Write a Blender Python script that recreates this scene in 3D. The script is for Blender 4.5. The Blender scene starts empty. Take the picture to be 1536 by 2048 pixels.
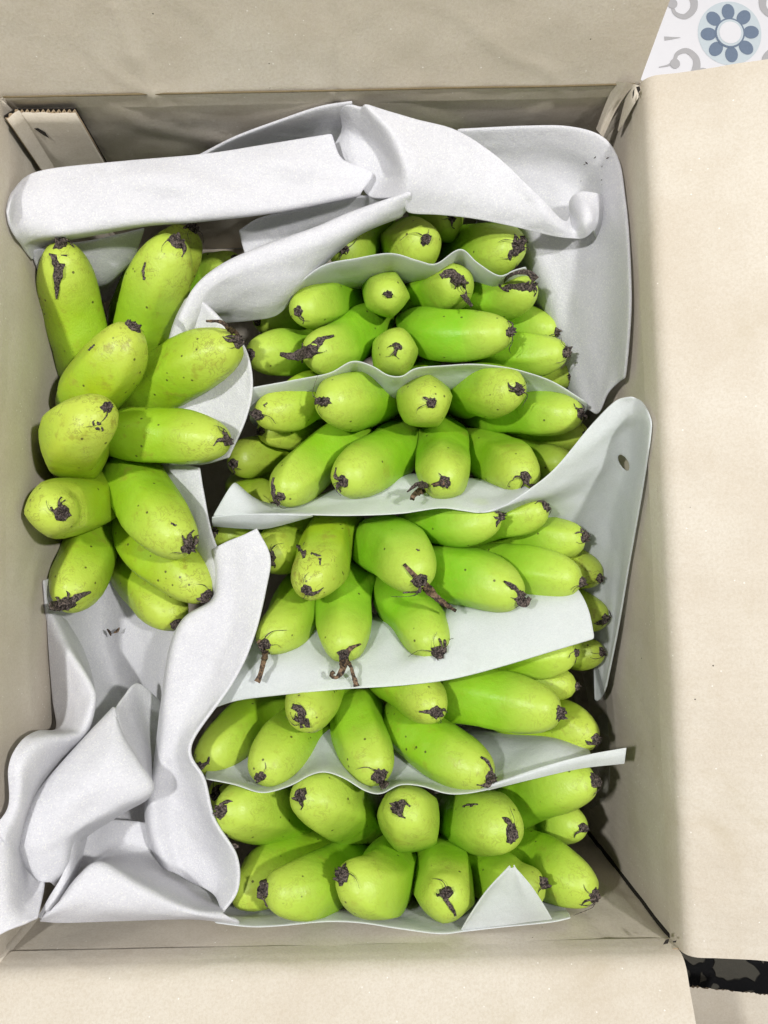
import bpy, math, random
import numpy as np
from mathutils import Vector, Matrix, noise
from mathutils.bvhtree import BVHTree
sc = bpy.context.scene
col = sc.collection
random.seed(7)

# ------------------------------------------------------------------ camera
F_PX = 1540.0                       # focal length in pixels of the 1536 x 2048 photograph
CAM = Vector((0.0085174, -0.00764107, 0.62553115))
ROT = Matrix(((0.99873192, 0.03241443, -0.03852095),
              (-0.03339775, 0.99912531, -0.0251634),
              (0.03767159, 0.026418, 0.99894091)))
cam_d = bpy.data.cameras.new('camera'); cam = bpy.data.objects.new('camera', cam_d); col.objects.link(cam)
cam_d.sensor_fit = 'VERTICAL'; cam_d.sensor_height = 24.0; cam_d.lens = F_PX / 2048 * 24.0
cam_d.clip_start = 0.01; cam_d.clip_end = 50
cam.matrix_world = Matrix.Translation(CAM) @ ROT.to_4x4()
sc.camera = cam
# ------------------------------------------------------------------ light
w = bpy.data.worlds.new('World'); sc.world = w; w.use_nodes = True
bg = w.node_tree.nodes['Background']; bg.inputs[0].default_value = (1.0, 0.985, 0.96, 1); bg.inputs[1].default_value = 0.20
def area(name, loc, target, size, watts, colr):
    ld = bpy.data.lights.new(name, 'AREA'); ld.shape = 'DISK'; ld.size = size; ld.energy = watts; ld.color = colr
    lo = bpy.data.objects.new(name, ld); col.objects.link(lo); lo.location = loc
    lo.rotation_euler = (Vector(target) - Vector(loc)).to_track_quat('-Z', 'Y').to_euler()
    return lo
area('ceiling_lamp', (0.62, 0.16, 1.42), (0, 0, 0.15), 0.07, 14.4, (1.0, 0.985, 0.965))
area('ceiling_lamp', (-0.55, 0.18, 1.42), (0, 0, 0.15), 0.07, 12.6, (1.0, 0.99, 0.975))
vs = sc.view_settings; vs.view_transform = 'Standard'; vs.look = 'None'; vs.gamma = 1.0; vs.use_curve_mapping = False; vs.exposure = 0.0
sc.cycles.max_bounces = 4; sc.cycles.diffuse_bounces = 2; sc.cycles.glossy_bounces = 2; sc.cycles.caustics_reflective = False; sc.cycles.caustics_refractive = False; sc.cycles.use_denoising = True; sc.cycles.use_adaptive_sampling = True; sc.cycles.adaptive_threshold = 0.03

# ------------------------------------------------------------------ helpers
RIM = 0.20
GZ = -0.04                         # the floor under the carton
def ray(px, py):
    return ROT @ Vector(((px - 768) / F_PX, -(py - 1024) / F_PX, -1.0))
def P(px, py, z):                   # a point of the place: where the line of sight meets height z (metres)
    d = ray(px, py); return CAM + d * ((z - CAM.z) / d.z)
TL = P(-6, 190, RIM); TR = P(1281, 165, RIM); BR = P(1362, 1903, RIM); BL = P(-12, 1932, RIM)
_quad = [BL, BR, TR, TL]
WALLS = []
for i in range(4):
    a, b = _quad[i], _quad[(i + 1) % 4]
    e = (b - a).normalized(); n = Vector((-e.y, e.x, 0))     # inward
    WALLS.append((a.copy(), n))
def PI(px, py, zc, m=0.003):        # the same, zc in centimetres, kept inside the carton while below its rim
    z = zc / 100.0; d = ray(px, py)
    for (a, n) in WALLS:
        p = CAM + d * ((z - CAM.z) / d.z)
        if p.z < RIM and (p - a).dot(n) < m:
            den = d.dot(n)
            t = (m - (CAM - a).dot(n)) / den
            z = min((CAM + d * t).z, RIM + 0.002)
    return CAM + d * ((z - CAM.z) / d.z)
def scale_at(z): return F_PX / (CAM.z - z)

def link(name, me, mat=None, parent=None, smooth=True):
    o = bpy.data.objects.new(name, me); col.objects.link(o)
    if mat: me.materials.append(mat)
    if smooth:
        for p in me.polygons: p.use_smooth = True
    if parent: o.parent = parent
    return o
def tag(o, label, cat, group=None):
    o['label'] = label; o['category'] = cat
    if group: o['group'] = group
    return o
def empty(name, loc):
    o = bpy.data.objects.new(name, None); col.objects.link(o); o.location = loc; o.empty_display_size = 0.02
    return o
def local(parent, vs_):
    off = Vector((0, 0, 0))
    while parent is not None: off += parent.location; parent = parent.parent
    return [v - off for v in vs_]
def mesh(name, verts, faces, mat, parent=None, smooth=True):
    me = bpy.data.meshes.new(name); me.from_pydata([tuple(v) for v in local(parent, verts)], [], faces); me.update()
    return link(name, me, mat, parent, smooth)
def cr(p0, p1, p2, p3, t):
    return 0.5 * ((2 * p1) + (p2 - p0) * t + (2 * p0 - 5 * p1 + 4 * p2 - p3) * t * t + (3 * p1 - p0 - 3 * p2 + p3) * t ** 3)
def curve(pts, n):                  # Catmull-Rom, n samples even in chord length
    k = len(pts)
    if k == 1: return [pts[0].copy() for _ in range(n)]
    L = [0.0]
    for i in range(k - 1): L.append(L[-1] + max((pts[i + 1] - pts[i]).length, 1e-6))
    ext = [2 * pts[0] - pts[1]] + list(pts) + [2 * pts[-1] - pts[-2]]
    out = []
    for j in range(n):
        s = L[-1] * j / (n - 1); i = 0
        while i < k - 2 and s > L[i + 1]: i += 1
        t = (s - L[i]) / (L[i + 1] - L[i])
        out.append(cr(ext[i], ext[i + 1], ext[i + 2], ext[i + 3], t))
    return out

# ------------------------------------------------------------------ materials
class NT:
    def __init__(s, name):
        s.m = bpy.data.materials.new(name); s.m.use_nodes = True; s.t = s.m.node_tree; s.N = s.t.nodes; s.L = s.t.links
        s.bsdf = s.N['Principled BSDF']; s.out = s.N['Material Output']
    def n(s, typ, **kw):
        nd = s.N.new('ShaderNode' + typ)
        for k, v in kw.items():
            if k in nd.inputs.keys() if isinstance(k, str) else False: s.set(nd, k, v)
            else: setattr(nd, k, v)
        return nd
    def set(s, nd, k, v):
        if hasattr(v, 'is_output') or isinstance(v, bpy.types.NodeSocket): s.L.new(v, nd.inputs[k])
        else: nd.inputs[k].default_value = v
    def math(s, op, a, b=0.0, clamp=False):
        nd = s.N.new('ShaderNodeMath'); nd.operation = op; nd.use_clamp = clamp
        s.set(nd, 0, a); s.set(nd, 1, b); return nd.outputs[0]
    def ramp(s, v, lo, hi, a=0.0, b=1.0):
        nd = s.N.new('ShaderNodeMapRange'); nd.interpolation_type = 'SMOOTHSTEP'
        s.set(nd, 0, v); s.set(nd, 1, lo); s.set(nd, 2, hi); s.set(nd, 3, a); s.set(nd, 4, b); return nd.outputs[0]
    def mix(s, f, a, b, typ='MIX'):
        nd = s.N.new('ShaderNodeMix'); nd.data_type = 'RGBA'; nd.blend_type = typ
        s.set(nd, 0, f); s.set(nd, 6, a); s.set(nd, 7, b); return nd.outputs[2]
    def noise(s, vec, scale, detail=3.0, rough=0.55, dist=0.0):
        nd = s.N.new('ShaderNodeTexNoise'); s.set(nd, 'Scale', scale); s.set(nd, 'Detail', detail); s.set(nd, 'Roughness', rough); s.set(nd, 'Distortion', dist)
        if vec is not None: s.L.new(vec, nd.inputs['Vector'])
        return nd.outputs['Fac']
    def bump(s, h, dist, strength=1.0, normal=None):
        nd = s.N.new('ShaderNodeBump'); s.set(nd, 'Height', h); s.set(nd, 'Distance', dist); s.set(nd, 'Strength', strength)
        if normal is not None: s.L.new(normal, nd.inputs['Normal'])
        return nd.outputs[0]
    def coord(s, which='Object'):
        return s.N.new('ShaderNodeTexCoord').outputs[which]
    def base(s, c=None, rough=None, normal=None, spec=None):
        if c is not None: s.set(s.bsdf, 'Base Color', c)
        if rough is not None: s.set(s.bsdf, 'Roughness', rough)
        if normal is not None: s.L.new(normal, s.bsdf.inputs['Normal'])
        if spec is not None: s.bsdf.inputs['Specular IOR Level'].default_value = spec
def rgb(r, g, b): return (r, g, b, 1.0)

def mat_banana():
    k = NT('banana_skin'); co = k.coord()
    at = k.N.new('ShaderNodeAttribute'); at.attribute_name = 'along'; al = at.outputs['Fac']      # 0 stem .. 1 blossom end
    oi = k.N.new('ShaderNodeObjectInfo'); sep = k.N.new('ShaderNodeSeparateColor'); k.L.new(oi.outputs['Color'], sep.inputs[0])
    ripe, worn = sep.outputs[0], sep.outputs[1]
    off = k.N.new('ShaderNodeVectorMath'); off.operation = 'ADD'; k.L.new(co, off.inputs[0])
    cmb = k.N.new('ShaderNodeCombineXYZ'); k.L.new(oi.outputs['Random'], cmb.inputs[0]); k.L.new(oi.outputs['Random'], cmb.inputs[2]); k.L.new(cmb.outputs[0], off.inputs[1])
    v = off.outputs[0]
    c = k.mix(ripe, rgb(0.20, 0.50, 0.012), rgb(0.43, 0.49, 0.014))
    big = k.ramp(k.noise(v, 45, 3), 0.3, 0.72)
    c = k.mix(k.math('MULTIPLY', big, 0.40), c, rgb(0.37, 0.64, 0.05))
    tip = k.ramp(al, 0.62, 0.97)
    c = k.mix(k.math('MULTIPLY', tip, 0.58), c, rgb(0.58, 0.67, 0.11))
    root = k.ramp(al, 0.62, 0.12)  # deeper stem green, widened to paint in the shade at the finger bases
    c = k.mix(k.math('MULTIPLY', root, 0.7), c, rgb(0.14, 0.30, 0.012))
    mott = k.ramp(k.noise(v, 420, 4, 0.65), 0.40, 0.75)
    c = k.mix(k.math('MULTIPLY', mott, 0.16), c, rgb(0.36, 0.40, 0.03))
    # worm-like corky scuffs near the blossom end
    n1 = k.noise(v, 170, 4, 0.6, 0.8)
    line = k.ramp(k.math('ABSOLUTE', k.math('SUBTRACT', n1, 0.52)), 0.030, 0.006)
    zone = k.math('MULTIPLY', k.ramp(al, 0.68, 0.92), k.ramp(k.noise(v, 75, 2), 0.42, 0.56))
    scuff = k.math('MULTIPLY', k.math('MULTIPLY', line, zone), k.math('ADD', 0.18, k.math('MULTIPLY', worn, 0.9)), True)
    c = k.mix(k.math('MULTIPLY', scuff, 0.75), c, rgb(0.22, 0.20, 0.035))
    # soft russet patches, more on the worn fingers
    pat = k.math('MULTIPLY', k.ramp(k.noise(v, 95, 5, 0.7), 0.56, 0.70), worn)
    c = k.mix(k.math('MULTIPLY', pat, 0.75), c, rgb(0.27, 0.23, 0.025))
    smu = k.math('MULTIPLY', k.ramp(k.noise(v, 60, 5, 0.7), 0.58, 0.74), k.math('ADD', 0.40, worn), True)
    c = k.mix(k.math('MULTIPLY', smu, 0.60), c, rgb(0.33, 0.31, 0.04))
    # small dark flecks
    vo = k.N.new('ShaderNodeTexVoronoi'); vo.inputs['Scale'].default_value = 190; vo.inputs['Randomness'].default_value = 1.0; k.L.new(v, vo.inputs['Vector'])
    sp = k.N.new('ShaderNodeSeparateColor'); k.L.new(vo.outputs['Color'], sp.inputs[0])
    thr = k.math('SUBTRACT', 0.95, k.math('MULTIPLY', worn, 0.30))
    fleck = k.math('MULTIPLY', k.ramp(vo.outputs['Distance'], 0.20, 0.10), k.math('GREATER_THAN', sp.outputs[0], thr))
    c = k.mix(k.math('MULTIPLY', fleck, 0.85), c, rgb(0.055, 0.04, 0.012))
    h = k.math('ADD', k.noise(v, 900, 3), k.math('MULTIPLY', k.noise(v, 120, 3), 2.5))
    k.base(c, k.ramp(k.noise(v, 160, 3), 0.3, 0.7, 0.38, 0.54), k.bump(h, 0.00035, 0.5), 0.48)
    return k.m
def mat_dry():
    k = NT('dried_blossom'); co = k.coord()
    c = k.mix(k.ramp(k.noise(co, 900, 4, 0.7), 0.38, 0.68), rgb(0.010, 0.008, 0.008), rgb(0.20, 0.155, 0.13))
    k.base(c, 0.7, k.bump(k.noise(co, 1400, 3), 0.0008), 0.35); return k.m
def mat_dry_tan():
    k = NT('dried_petal'); co = k.coord()
    c = k.mix(k.ramp(k.noise(co, 380, 4, 0.7), 0.40, 0.66), rgb(0.028, 0.020, 0.016), rgb(0.26, 0.17, 0.10))
    k.base(c, 0.7, k.bump(k.noise(co, 1000, 3), 0.0006), 0.3); return k.m
def mat_foam(name, thin=False):
    k = NT(name); co = k.coord()
    cell = k.N.new('ShaderNodeTexVoronoi'); cell.inputs['Scale'].default_value = 1500 if not thin else 1700; k.L.new(co, cell.inputs['Vector'])
    glit = k.ramp(cell.outputs['Distance'], 0.15, 0.75)
    sepc = k.N.new('ShaderNodeSeparateColor'); k.L.new(cell.outputs['Color'], sepc.inputs[0])
    a = rgb(0.80, 0.802, 0.85) if not thin else rgb(0.84, 0.87, 0.88)
    b = rgb(0.97, 0.97, 1.0) if not thin else rgb(0.95, 0.985, 0.99)
    c = k.mix(k.math('MULTIPLY', k.math('ADD', sepc.outputs[0], k.noise(co, 60, 3)), 0.55), a, b)
    spark = k.math('GREATER_THAN', sepc.outputs[1], 0.92)  # glints of the foam grain, painted as random white cells
    c = k.mix(k.math('MULTIPLY', spark, 1.0 if not thin else 0.4), c, rgb(1.0, 1.0, 1.0))
    dirt = k.ramp(k.noise(co, 28, 4, 0.6), 0.60, 0.80)
    c = k.mix(k.math('MULTIPLY', dirt, 0.22), c, rgb(0.55, 0.53, 0.50))
    h = k.math('ADD', glit, k.math('ADD', k.math('MULTIPLY', k.noise(co, 300, 3), 1.5), k.math('MULTIPLY', k.noise(co, 70, 4, 0.6), 9.0)))
    k.base(c, 0.48, k.bump(h, 0.00025 if not thin else 0.00015, 0.5), 0.45)
    tr = k.N.new('ShaderNodeBsdfTranslucent'); k.L.new(c, tr.inputs[0])
    mx = k.N.new('ShaderNodeMixShader'); mx.inputs[0].default_value = 0.38 if not thin else 0.50
    k.L.new(k.bsdf.outputs[0], mx.inputs[1]); k.L.new(tr.outputs[0], mx.inputs[2]); k.L.new(mx.outputs[0], k.out.inputs[0])
    return k.m
def mat_card(axis=0):
    k = NT('corrugated_cardboard_%s' % 'xyz'[axis]); co = k.coord()
    sx = k.N.new('ShaderNodeSeparateXYZ'); k.L.new(co, sx.inputs[0])
    flute = k.math('SINE', k.math('MULTIPLY', sx.outputs[axis], 2 * math.pi / 0.0065))
    c = k.mix(k.ramp(k.noise(co, 14, 4, 0.6), 0.3, 0.7), rgb(0.575, 0.512, 0.42), rgb(0.64, 0.59, 0.505))
    fib = k.noise(co, 700, 4, 0.7)
    c = k.mix(k.math('MULTIPLY', k.ramp(fib, 0.35, 0.7), 0.42), c, rgb(0.48, 0.41, 0.31))
    c = k.mix(k.math('MULTIPLY', k.ramp(k.noise(co, 1500, 2), 0.45, 0.75), 0.25), c, rgb(0.74, 0.69, 0.61))
    c = k.mix(k.math('MULTIPLY', flute, 0.012), c, rgb(0.70, 0.62, 0.50))
    vo = k.N.new('ShaderNodeTexVoronoi'); vo.inputs['Scale'].default_value = 220; k.L.new(co, vo.inputs['Vector'])
    sp = k.N.new('ShaderNodeSeparateColor'); k.L.new(vo.outputs['Color'], sp.inputs[0])
    dot = k.ramp(vo.outputs['Distance'], 0.12, 0.06)
    c = k.mix(k.math('MULTIPLY', dot, k.math('GREATER_THAN', sp.outputs[0], 0.80)), c, rgb(0.80, 0.76, 0.70))
    c = k.mix(k.math('MULTIPLY', dot, k.math('GREATER_THAN', sp.outputs[1], 0.993)), c, rgb(0.05, 0.04, 0.03))
    stain = k.ramp(k.noise(co, 9, 5, 0.65, 0.6), 0.56, 0.74)
    c = k.mix(k.math('MULTIPLY', stain, 0.28), c, rgb(0.42, 0.35, 0.22))
    h = k.math('ADD', k.math('MULTIPLY', flute, 0.15), k.math('ADD', k.math('MULTIPLY', fib, 0.7), k.math('MULTIPLY', k.noise(co, 40, 4), 3.0)))
    k.base(c, 0.72, k.bump(h, 0.0005, 0.45), 0.25)
    return k.m
def mat_plain(name, c, rough=0.6, var=0.15, scale=200, spec=0.4):
    k = NT(name); co = k.coord()
    d = tuple(x * (1 - var) for x in c[:3]) + (1,)
    k.base(k.mix(k.noise(co, scale, 4), d, c), rough, k.bump(k.noise(co, scale * 2, 3), 0.0002, 0.4), spec); return k.m

M_BAN = mat_banana(); M_DRY = mat_dry(); M_TAN = mat_dry_tan()
M_FOAM = mat_foam('white_foam'); M_THIN = mat_foam('thin_foam_sheet', True)
M_CX = mat_card(0); M_CY = mat_card(1)
M_CORE = mat_plain('cardboard_core', rgb(0.36, 0.27, 0.17), 0.9, 0.3, 500)
M_HOLE = mat_plain('dark_gap', rgb(0.02, 0.016, 0.012), 0.9, 0.3, 300)

# ------------------------------------------------------------------ floor with its printed tile pattern
M_TILE = mat_plain('white_glazed_tile', rgb(0.84, 0.83, 0.86), 0.30, 0.05, 60)
M_PALE = mat_plain('pale_blue_print', rgb(0.63, 0.70, 0.74), 0.32, 0.08, 300)
M_BLUE = mat_plain('slate_blue_print', rgb(0.20, 0.255, 0.35), 0.32, 0.18, 500)
M_GREY = mat_plain('grey_print', rgb(0.50, 0.49, 0.50), 0.32, 0.12, 400)
S = 6.0
floor = mesh('floor', [Vector((-S, -S, GZ)), Vector((S, -S, GZ)), Vector((S, S, GZ)), Vector((-S, S, GZ))], [(0, 1, 2, 3)], M_TILE, smooth=False)
floor['kind'] = 'structure'
FC = P(1459, 67, GZ); FS = 1.0 / scale_at(GZ)          # centre of the printed flower, metres per photo pixel
def flat(name, pts, z, mat):
    return mesh(name, [Vector((FC.x + x * FS, FC.y + y * FS, GZ + z)) for x, y in pts], [tuple(range(len(pts)))], mat, floor, False)
def circ(cx, cy, r, n=40, ry=None, rot=0):
    ry = ry or r; o = []
    for i in range(n):
        a = 2 * math.pi * i / n; x, y = r * math.cos(a), ry * math.sin(a)
        o.append((cx + x * math.cos(rot) - y * math.sin(rot), cy + x * math.sin(rot) + y * math.cos(rot)))
    return o
def tile_motif(ox, oy):
    T = lambda pts: [(x + ox, y + oy) for x, y in pts]
    flat('printed_disc', T(circ(0, 0, 67, 56)), 0.0003, M_PALE)
    for i in range(8):
        a = math.radians(2 + 45 * i)
        flat('printed_petal', T(circ(45 * math.cos(a), 45 * math.sin(a), 16.5, 24, 13.5, a)), 0.0006, M_BLUE)
    flat('printed_ring', T(circ(0, 0, 31.5, 40)), 0.0009, M_BLUE)
    flat('printed_centre', T(circ(0, 0, 28, 40)), 0.0012, M_PALE)
    flat('printed_centre', T(circ(0, 0, 23, 40)), 0.0015, M_TILE)
def band(name, pts, widths, z):
    V = [Vector((x, y, 0)) for x, y in pts]; C_ = curve(V, 40); up = []; dn = []
    Wd = curve([Vector((a, 0, 0)) for a in widths], 40)
    for i, c in enumerate(C_):
        t = (C_[min(i + 1, 39)] - C_[max(i - 1, 0)]).normalized(); nn = Vector((-t.y, t.x, 0)) * max(Wd[i].x, 0.3) * 0.5
        up.append(c + nn); dn.append(c - nn)
    vv = up + dn; fs = [(i, i + 1, 41 + i, 40 + i) for i in range(39)]
    return mesh(name, [Vector((FC.x + p.x * FS, FC.y + p.y * FS, GZ + z)) for p in vv], fs, M_GREY, floor, False)
tile_motif(0, 0)
for sx, sy in ((-1, -1), (-1, 1), (1, 1), (1, -1)):
    q = lambda L: [(sx * x, sy * y) for x, y in L]
    band('printed_scroll', q([(152, 70), (132, 66), (120, 58), (112, 42), (92, 36), (74, 52), (74, 74), (86, 92)]), [2, 9, 15, 15, 16, 17, 17, 14], 0.0004)
    flat('printed_dot', q(circ(118, 63, 10.5, 20)), 0.0007, M_GREY)
    band('printed_leaf', q([(92, 88), (76, 86), (58, 78), (42, 84)]), [1, 16, 14, 1], 0.0005)
band('printed_stroke', [(-138, -10), (-118, -9), (-104, -8)], [9, 5, 1], 0.0004)

# ------------------------------------------------------------------ dark patterned mat and the other cardboard at lower right
def mat_mat():
    k = NT('dark_patterned_mat'); co = k.coord()
    vo = k.N.new('ShaderNodeTexVoronoi'); vo.feature = 'DISTANCE_TO_EDGE'; vo.inputs['Scale'].default_value = 26
    wob = k.N.new('ShaderNodeVectorMath'); wob.operation = 'ADD'; nz = k.N.new('ShaderNodeTexNoise'); nz.inputs['Scale'].default_value = 30; k.L.new(co, nz.inputs['Vector'])
    scl = k.N.new('ShaderNodeVectorMath'); scl.operation = 'SCALE'; k.L.new(nz.outputs['Color'], scl.inputs[0]); scl.inputs[3].default_value = 0.03
    k.L.new(co, wob.inputs[0]); k.L.new(scl.outputs[0], wob.inputs[1]); k.L.new(wob.outputs[0], vo.inputs['Vector'])
    f = k.ramp(vo.outputs['Distance'], 0.075, 0.10)
    c = k.mix(f, rgb(0.004, 0.004, 0.005), rgb(0.085, 0.08, 0.066))
    k.base(c, 0.7, k.bump(k.math('ADD', f, k.math('MULTIPLY', k.noise(co, 300, 3), 0.3)), 0.0015), 0.2); return k.m
gx = []
nx, ny = 24, 18
for j in range(ny):
    for i in range(nx):
        p = P(1345 + 240 * i / (nx - 1), 1840 + 230 * j / (ny - 1), GZ + 0.02); p.z = GZ + 0.022 + 0.006 * noise.noise(p * 22); gx.append(p)
gf = [(j * nx + i, j * nx + i + 1, (j + 1) * nx + i + 1, (j + 1) * nx + i) for j in range(ny - 1) for i in range(nx - 1)]
matobj = mesh('floor_mat', gx, gf, mat_mat())
md = matobj.modifiers.new('thick', 'SOLIDIFY'); md.thickness = 0.02; md.offset = 1 if matobj.data.polygons[0].normal.z < 0 else -1
tag(matobj, 'black and dark grey patterned mat in the gap below the right flap', 'mat')

def board(name, grid, nu, mat_, parent, thick, up, bumpy=0.0008, seed=0.0, ragged=0.0, creases=()):
    """grid: rows of points; a sheet of corrugated board, each row resampled to nu points and rows joined"""
    rows = [curve(r, nu) for r in grid]
    nu = nu * 2; rows = [curve(r, nu) for r in grid]
    cols = [curve([rows[j][i] for j in range(len(rows))], max(8, int(9 * (len(rows) - 1)))) for i in range(nu)]
    nv = len(cols[0]); V = []
    for j in range(nv):
        for i in range(nu):
            p = cols[i][j].copy()
            d = noise.noise(p * 14 + Vector((seed, 0, 0))) + 0.5 * noise.noise(p * 45 + Vector((0, seed, 3)))
            cz = max(0.0, 1 - abs(noise.noise(p * 9 + Vector((seed, seed, 0)))) * 13) * (0.5 + noise.noise(p * 5))
            for (cu, ca, cw, sk) in creases:
                q = (i / (nu - 1) - cu - sk * (j / (nv - 1) - 0.5) - 0.004 * noise.noise(p * 40)) / cw
                cz += ca * (math.exp(-q * q) + 0.35 * (1 if q > 0 else -1) * math.exp(-abs(q) * 0.3)) / bumpy
            V.append(p + up * (d * bumpy + cz * bumpy * 0.8))
            if ragged and (j in (0, nv - 1) or i in (0, nu - 1)): V[-1] += Vector((random.uniform(-1, 1), random.uniform(-1, 1), 0)) * ragged
    Fs = [(j * nu + i, j * nu + i + 1, (j + 1) * nu + i + 1, (j + 1) * nu + i) for j in range(nv - 1) for i in range(nu - 1)]
    o = mesh(name, V, Fs, mat_, parent)
    flip = sum(p.normal.dot(up) for p in o.data.polygons) < 0
    if flip: o.data.flip_normals()
    o.data.materials.append(M_CORE)
    m = o.modifiers.new('thick', 'SOLIDIFY'); m.thickness = thick; m.offset = -1; m.material_offset_rim = 1
    es = o.modifiers.new('edge', 'EDGE_SPLIT'); es.split_angle = math.radians(50)
    return o
up = Vector((0, 0, 1))
other = board('cardboard_sheet', [[P(1368, 1972, 0.085), P(1430, 1978, 0.083), P(1500, 1986, 0.08), P(1600, 1998, 0.078)],
                                  [P(1372, 2060, 0.09), P(1430, 2060, 0.09), P(1500, 2065, 0.088), P(1600, 2070, 0.085)],
                                  [P(1372, 2200, 0.075), P(1430, 2200, 0.075), P(1500, 2200, 0.07), P(1600, 2200, 0.07)]], 30, M_CY, None, 0.004, up, 0.0012, 2.0, 0.0007)
tag(other, 'torn-edged piece of pale cardboard below the dark mat at lower right', 'cardboard')

# ------------------------------------------------------------------ the carton
box = empty('cardboard_box', (0, 0, 0))
tag(box, 'open cardboard box with its flaps spread, packed with green bananas', 'box')
TH = 0.005
def V3(p, z): return Vector((p.x, p.y, z))
def wall(name, a, b, mat_, bow, seed, creases=()):
    n = Vector((-(b - a).y, (b - a).x, 0)).normalized()
    rows = []
    for z, k in ((GZ + 0.004, 0), (0.06, 0.4), (0.12, 0.8), (0.165, 1.0), (RIM - 0.008, 0.3), (RIM - 0.001, 0.0)):
        rows.append([V3(a.lerp(b, t), z) + n * (bow * k * math.sin(math.pi * t)) for t in (0, 0.2, 0.4, 0.6, 0.8, 1.0)])
    return board(name, rows, 60, mat_, box, TH, n, 0.0012, seed, creases=creases)
wall('wall', BR, TR, M_CY, -0.002, 1.0)
wall('wall', TL, BL, M_CY, 0.002, 5.0)
wall('wall', TR, TL, M_CX, 0.002, 9.0, ((0.48, -0.0010, 0.006, 0.0),))
wall('wall', BL, BR, M_CX, 0.003, 13.0, ((0.86, -0.0014, 0.012, 0.10), (0.93, 0.0012, 0.012, 0.12)))
mesh('bottom_panel', [V3(BL, GZ + 0.003), V3(BR, GZ + 0.003), V3(TR, GZ + 0.003), V3(TL, GZ + 0.003)], [(0, 1, 2, 3)], M_CX, box, False)
def flap(a, b, elev, length, mat_, seed, r=0.006, spread=0.0, creases=()):
    """a -> b along the rim with the inside on the left; rounded fold, then the flap rising outwards at elev degrees"""
    e = (b - a).normalized(); out = Vector((e.y, -e.x, 0)); E_ = math.radians(elev)
    prof = [(-0.0012, -0.012), (-0.0010, -0.004)]         # (outwards, height): laps over the top of the wall
    turn = math.pi / 2 - E_
    n = 5
    for i in range(n + 1):
        t = turn * i / n
        prof.append((r * (1 - math.cos(t)) - 0.0006, r * math.sin(t) - 0.0005))
    x0, z0 = prof[-1]
    for d in (0.004, 0.010, 0.03, 0.07, 0.11, length):
        prof.append((x0 + d * math.cos(E_), z0 + d * math.sin(E_)))
    rows = []
    for (x, z) in prof:
        s = max(0.0, min(1.0, x / 0.02)) * 0.001 + 0.0008
        rows.append([V3(a.lerp(b, t), RIM + z) + out * x + e * (s * (1 - 2 * t) + spread * x * (2 * t - 1)) for t in (0, 0.25, 0.5, 0.75, 1.0)])
    nrm = (out * -math.sin(E_) + Vector((0, 0, math.cos(E_)))).normalized()
    o = board('flap', rows, 60, mat_, box, 0.004, nrm, 0.0010, seed, creases=creases)
    return o
flap(BR, TR, 14, 0.17, M_CY, 21.0, 0.010)
flap(TL, BL, 8, 0.17, M_CY, 25.0, 0.008)
flap(TR, TL, 71, 0.17, M_CX, 29.0, 0.003, 0.0, ((0.49, -0.0014, 0.006, 0.02), (0.79, 0.0012, 0.010, 0.06)))
flap(BL, BR, 30, 0.17, M_CX, 33.0, 0.013)

def tube(name, pts, rad, mat_, parent=None, seg=6, n=14, flat_=1.0):
    c = curve(pts, n); V = []; Fs = []
    for i, p in enumerate(c):
        t = (c[min(i + 1, n - 1)] - c[max(i - 1, 0)]).normalized()
        s = t.cross(Vector((0.3, 0.2, 0.93))).normalized(); u = s.cross(t)
        rr = rad(i / (n - 1)) if callable(rad) else rad
        for k in range(seg):
            a = 2 * math.pi * k / seg; V.append(p + s * (rr * math.cos(a)) + u * (rr * flat_ * math.sin(a)))
    for i in range(n - 1):
        for k in range(seg): Fs.append((i * seg + k, i * seg + (k + 1) % seg, (i + 1) * seg + (k + 1) % seg, (i + 1) * seg + k))
    Fs.append(tuple(range(seg))[::-1]); Fs.append(tuple((n - 1) * seg + k for k in range(seg)))
    return V, Fs

# scored fold lines along the rim
def strip(name, pts, wd, mat_, parent):
    V, Fs = tube(name, pts, wd, mat_, n=40, seg=5)
    return mesh(name, V, Fs, mat_, parent)
M_SCORE = mat_plain('score_line', rgb(0.22, 0.17, 0.09), 0.9, 0.4, 300)
def jit(p, a): return p + Vector((random.uniform(-a, a), random.uniform(-a, a), random.uniform(-a, a)))
strip('score_line', [jit(V3(TR.lerp(TL, t), RIM + 0.0002) + Vector((0, -0.0012, 0)), 0.0005) for t in (0.01, 0.15, 0.3, 0.45, 0.6, 0.75, 0.9, 0.99)], 0.0006, M_SCORE, box)

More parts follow.
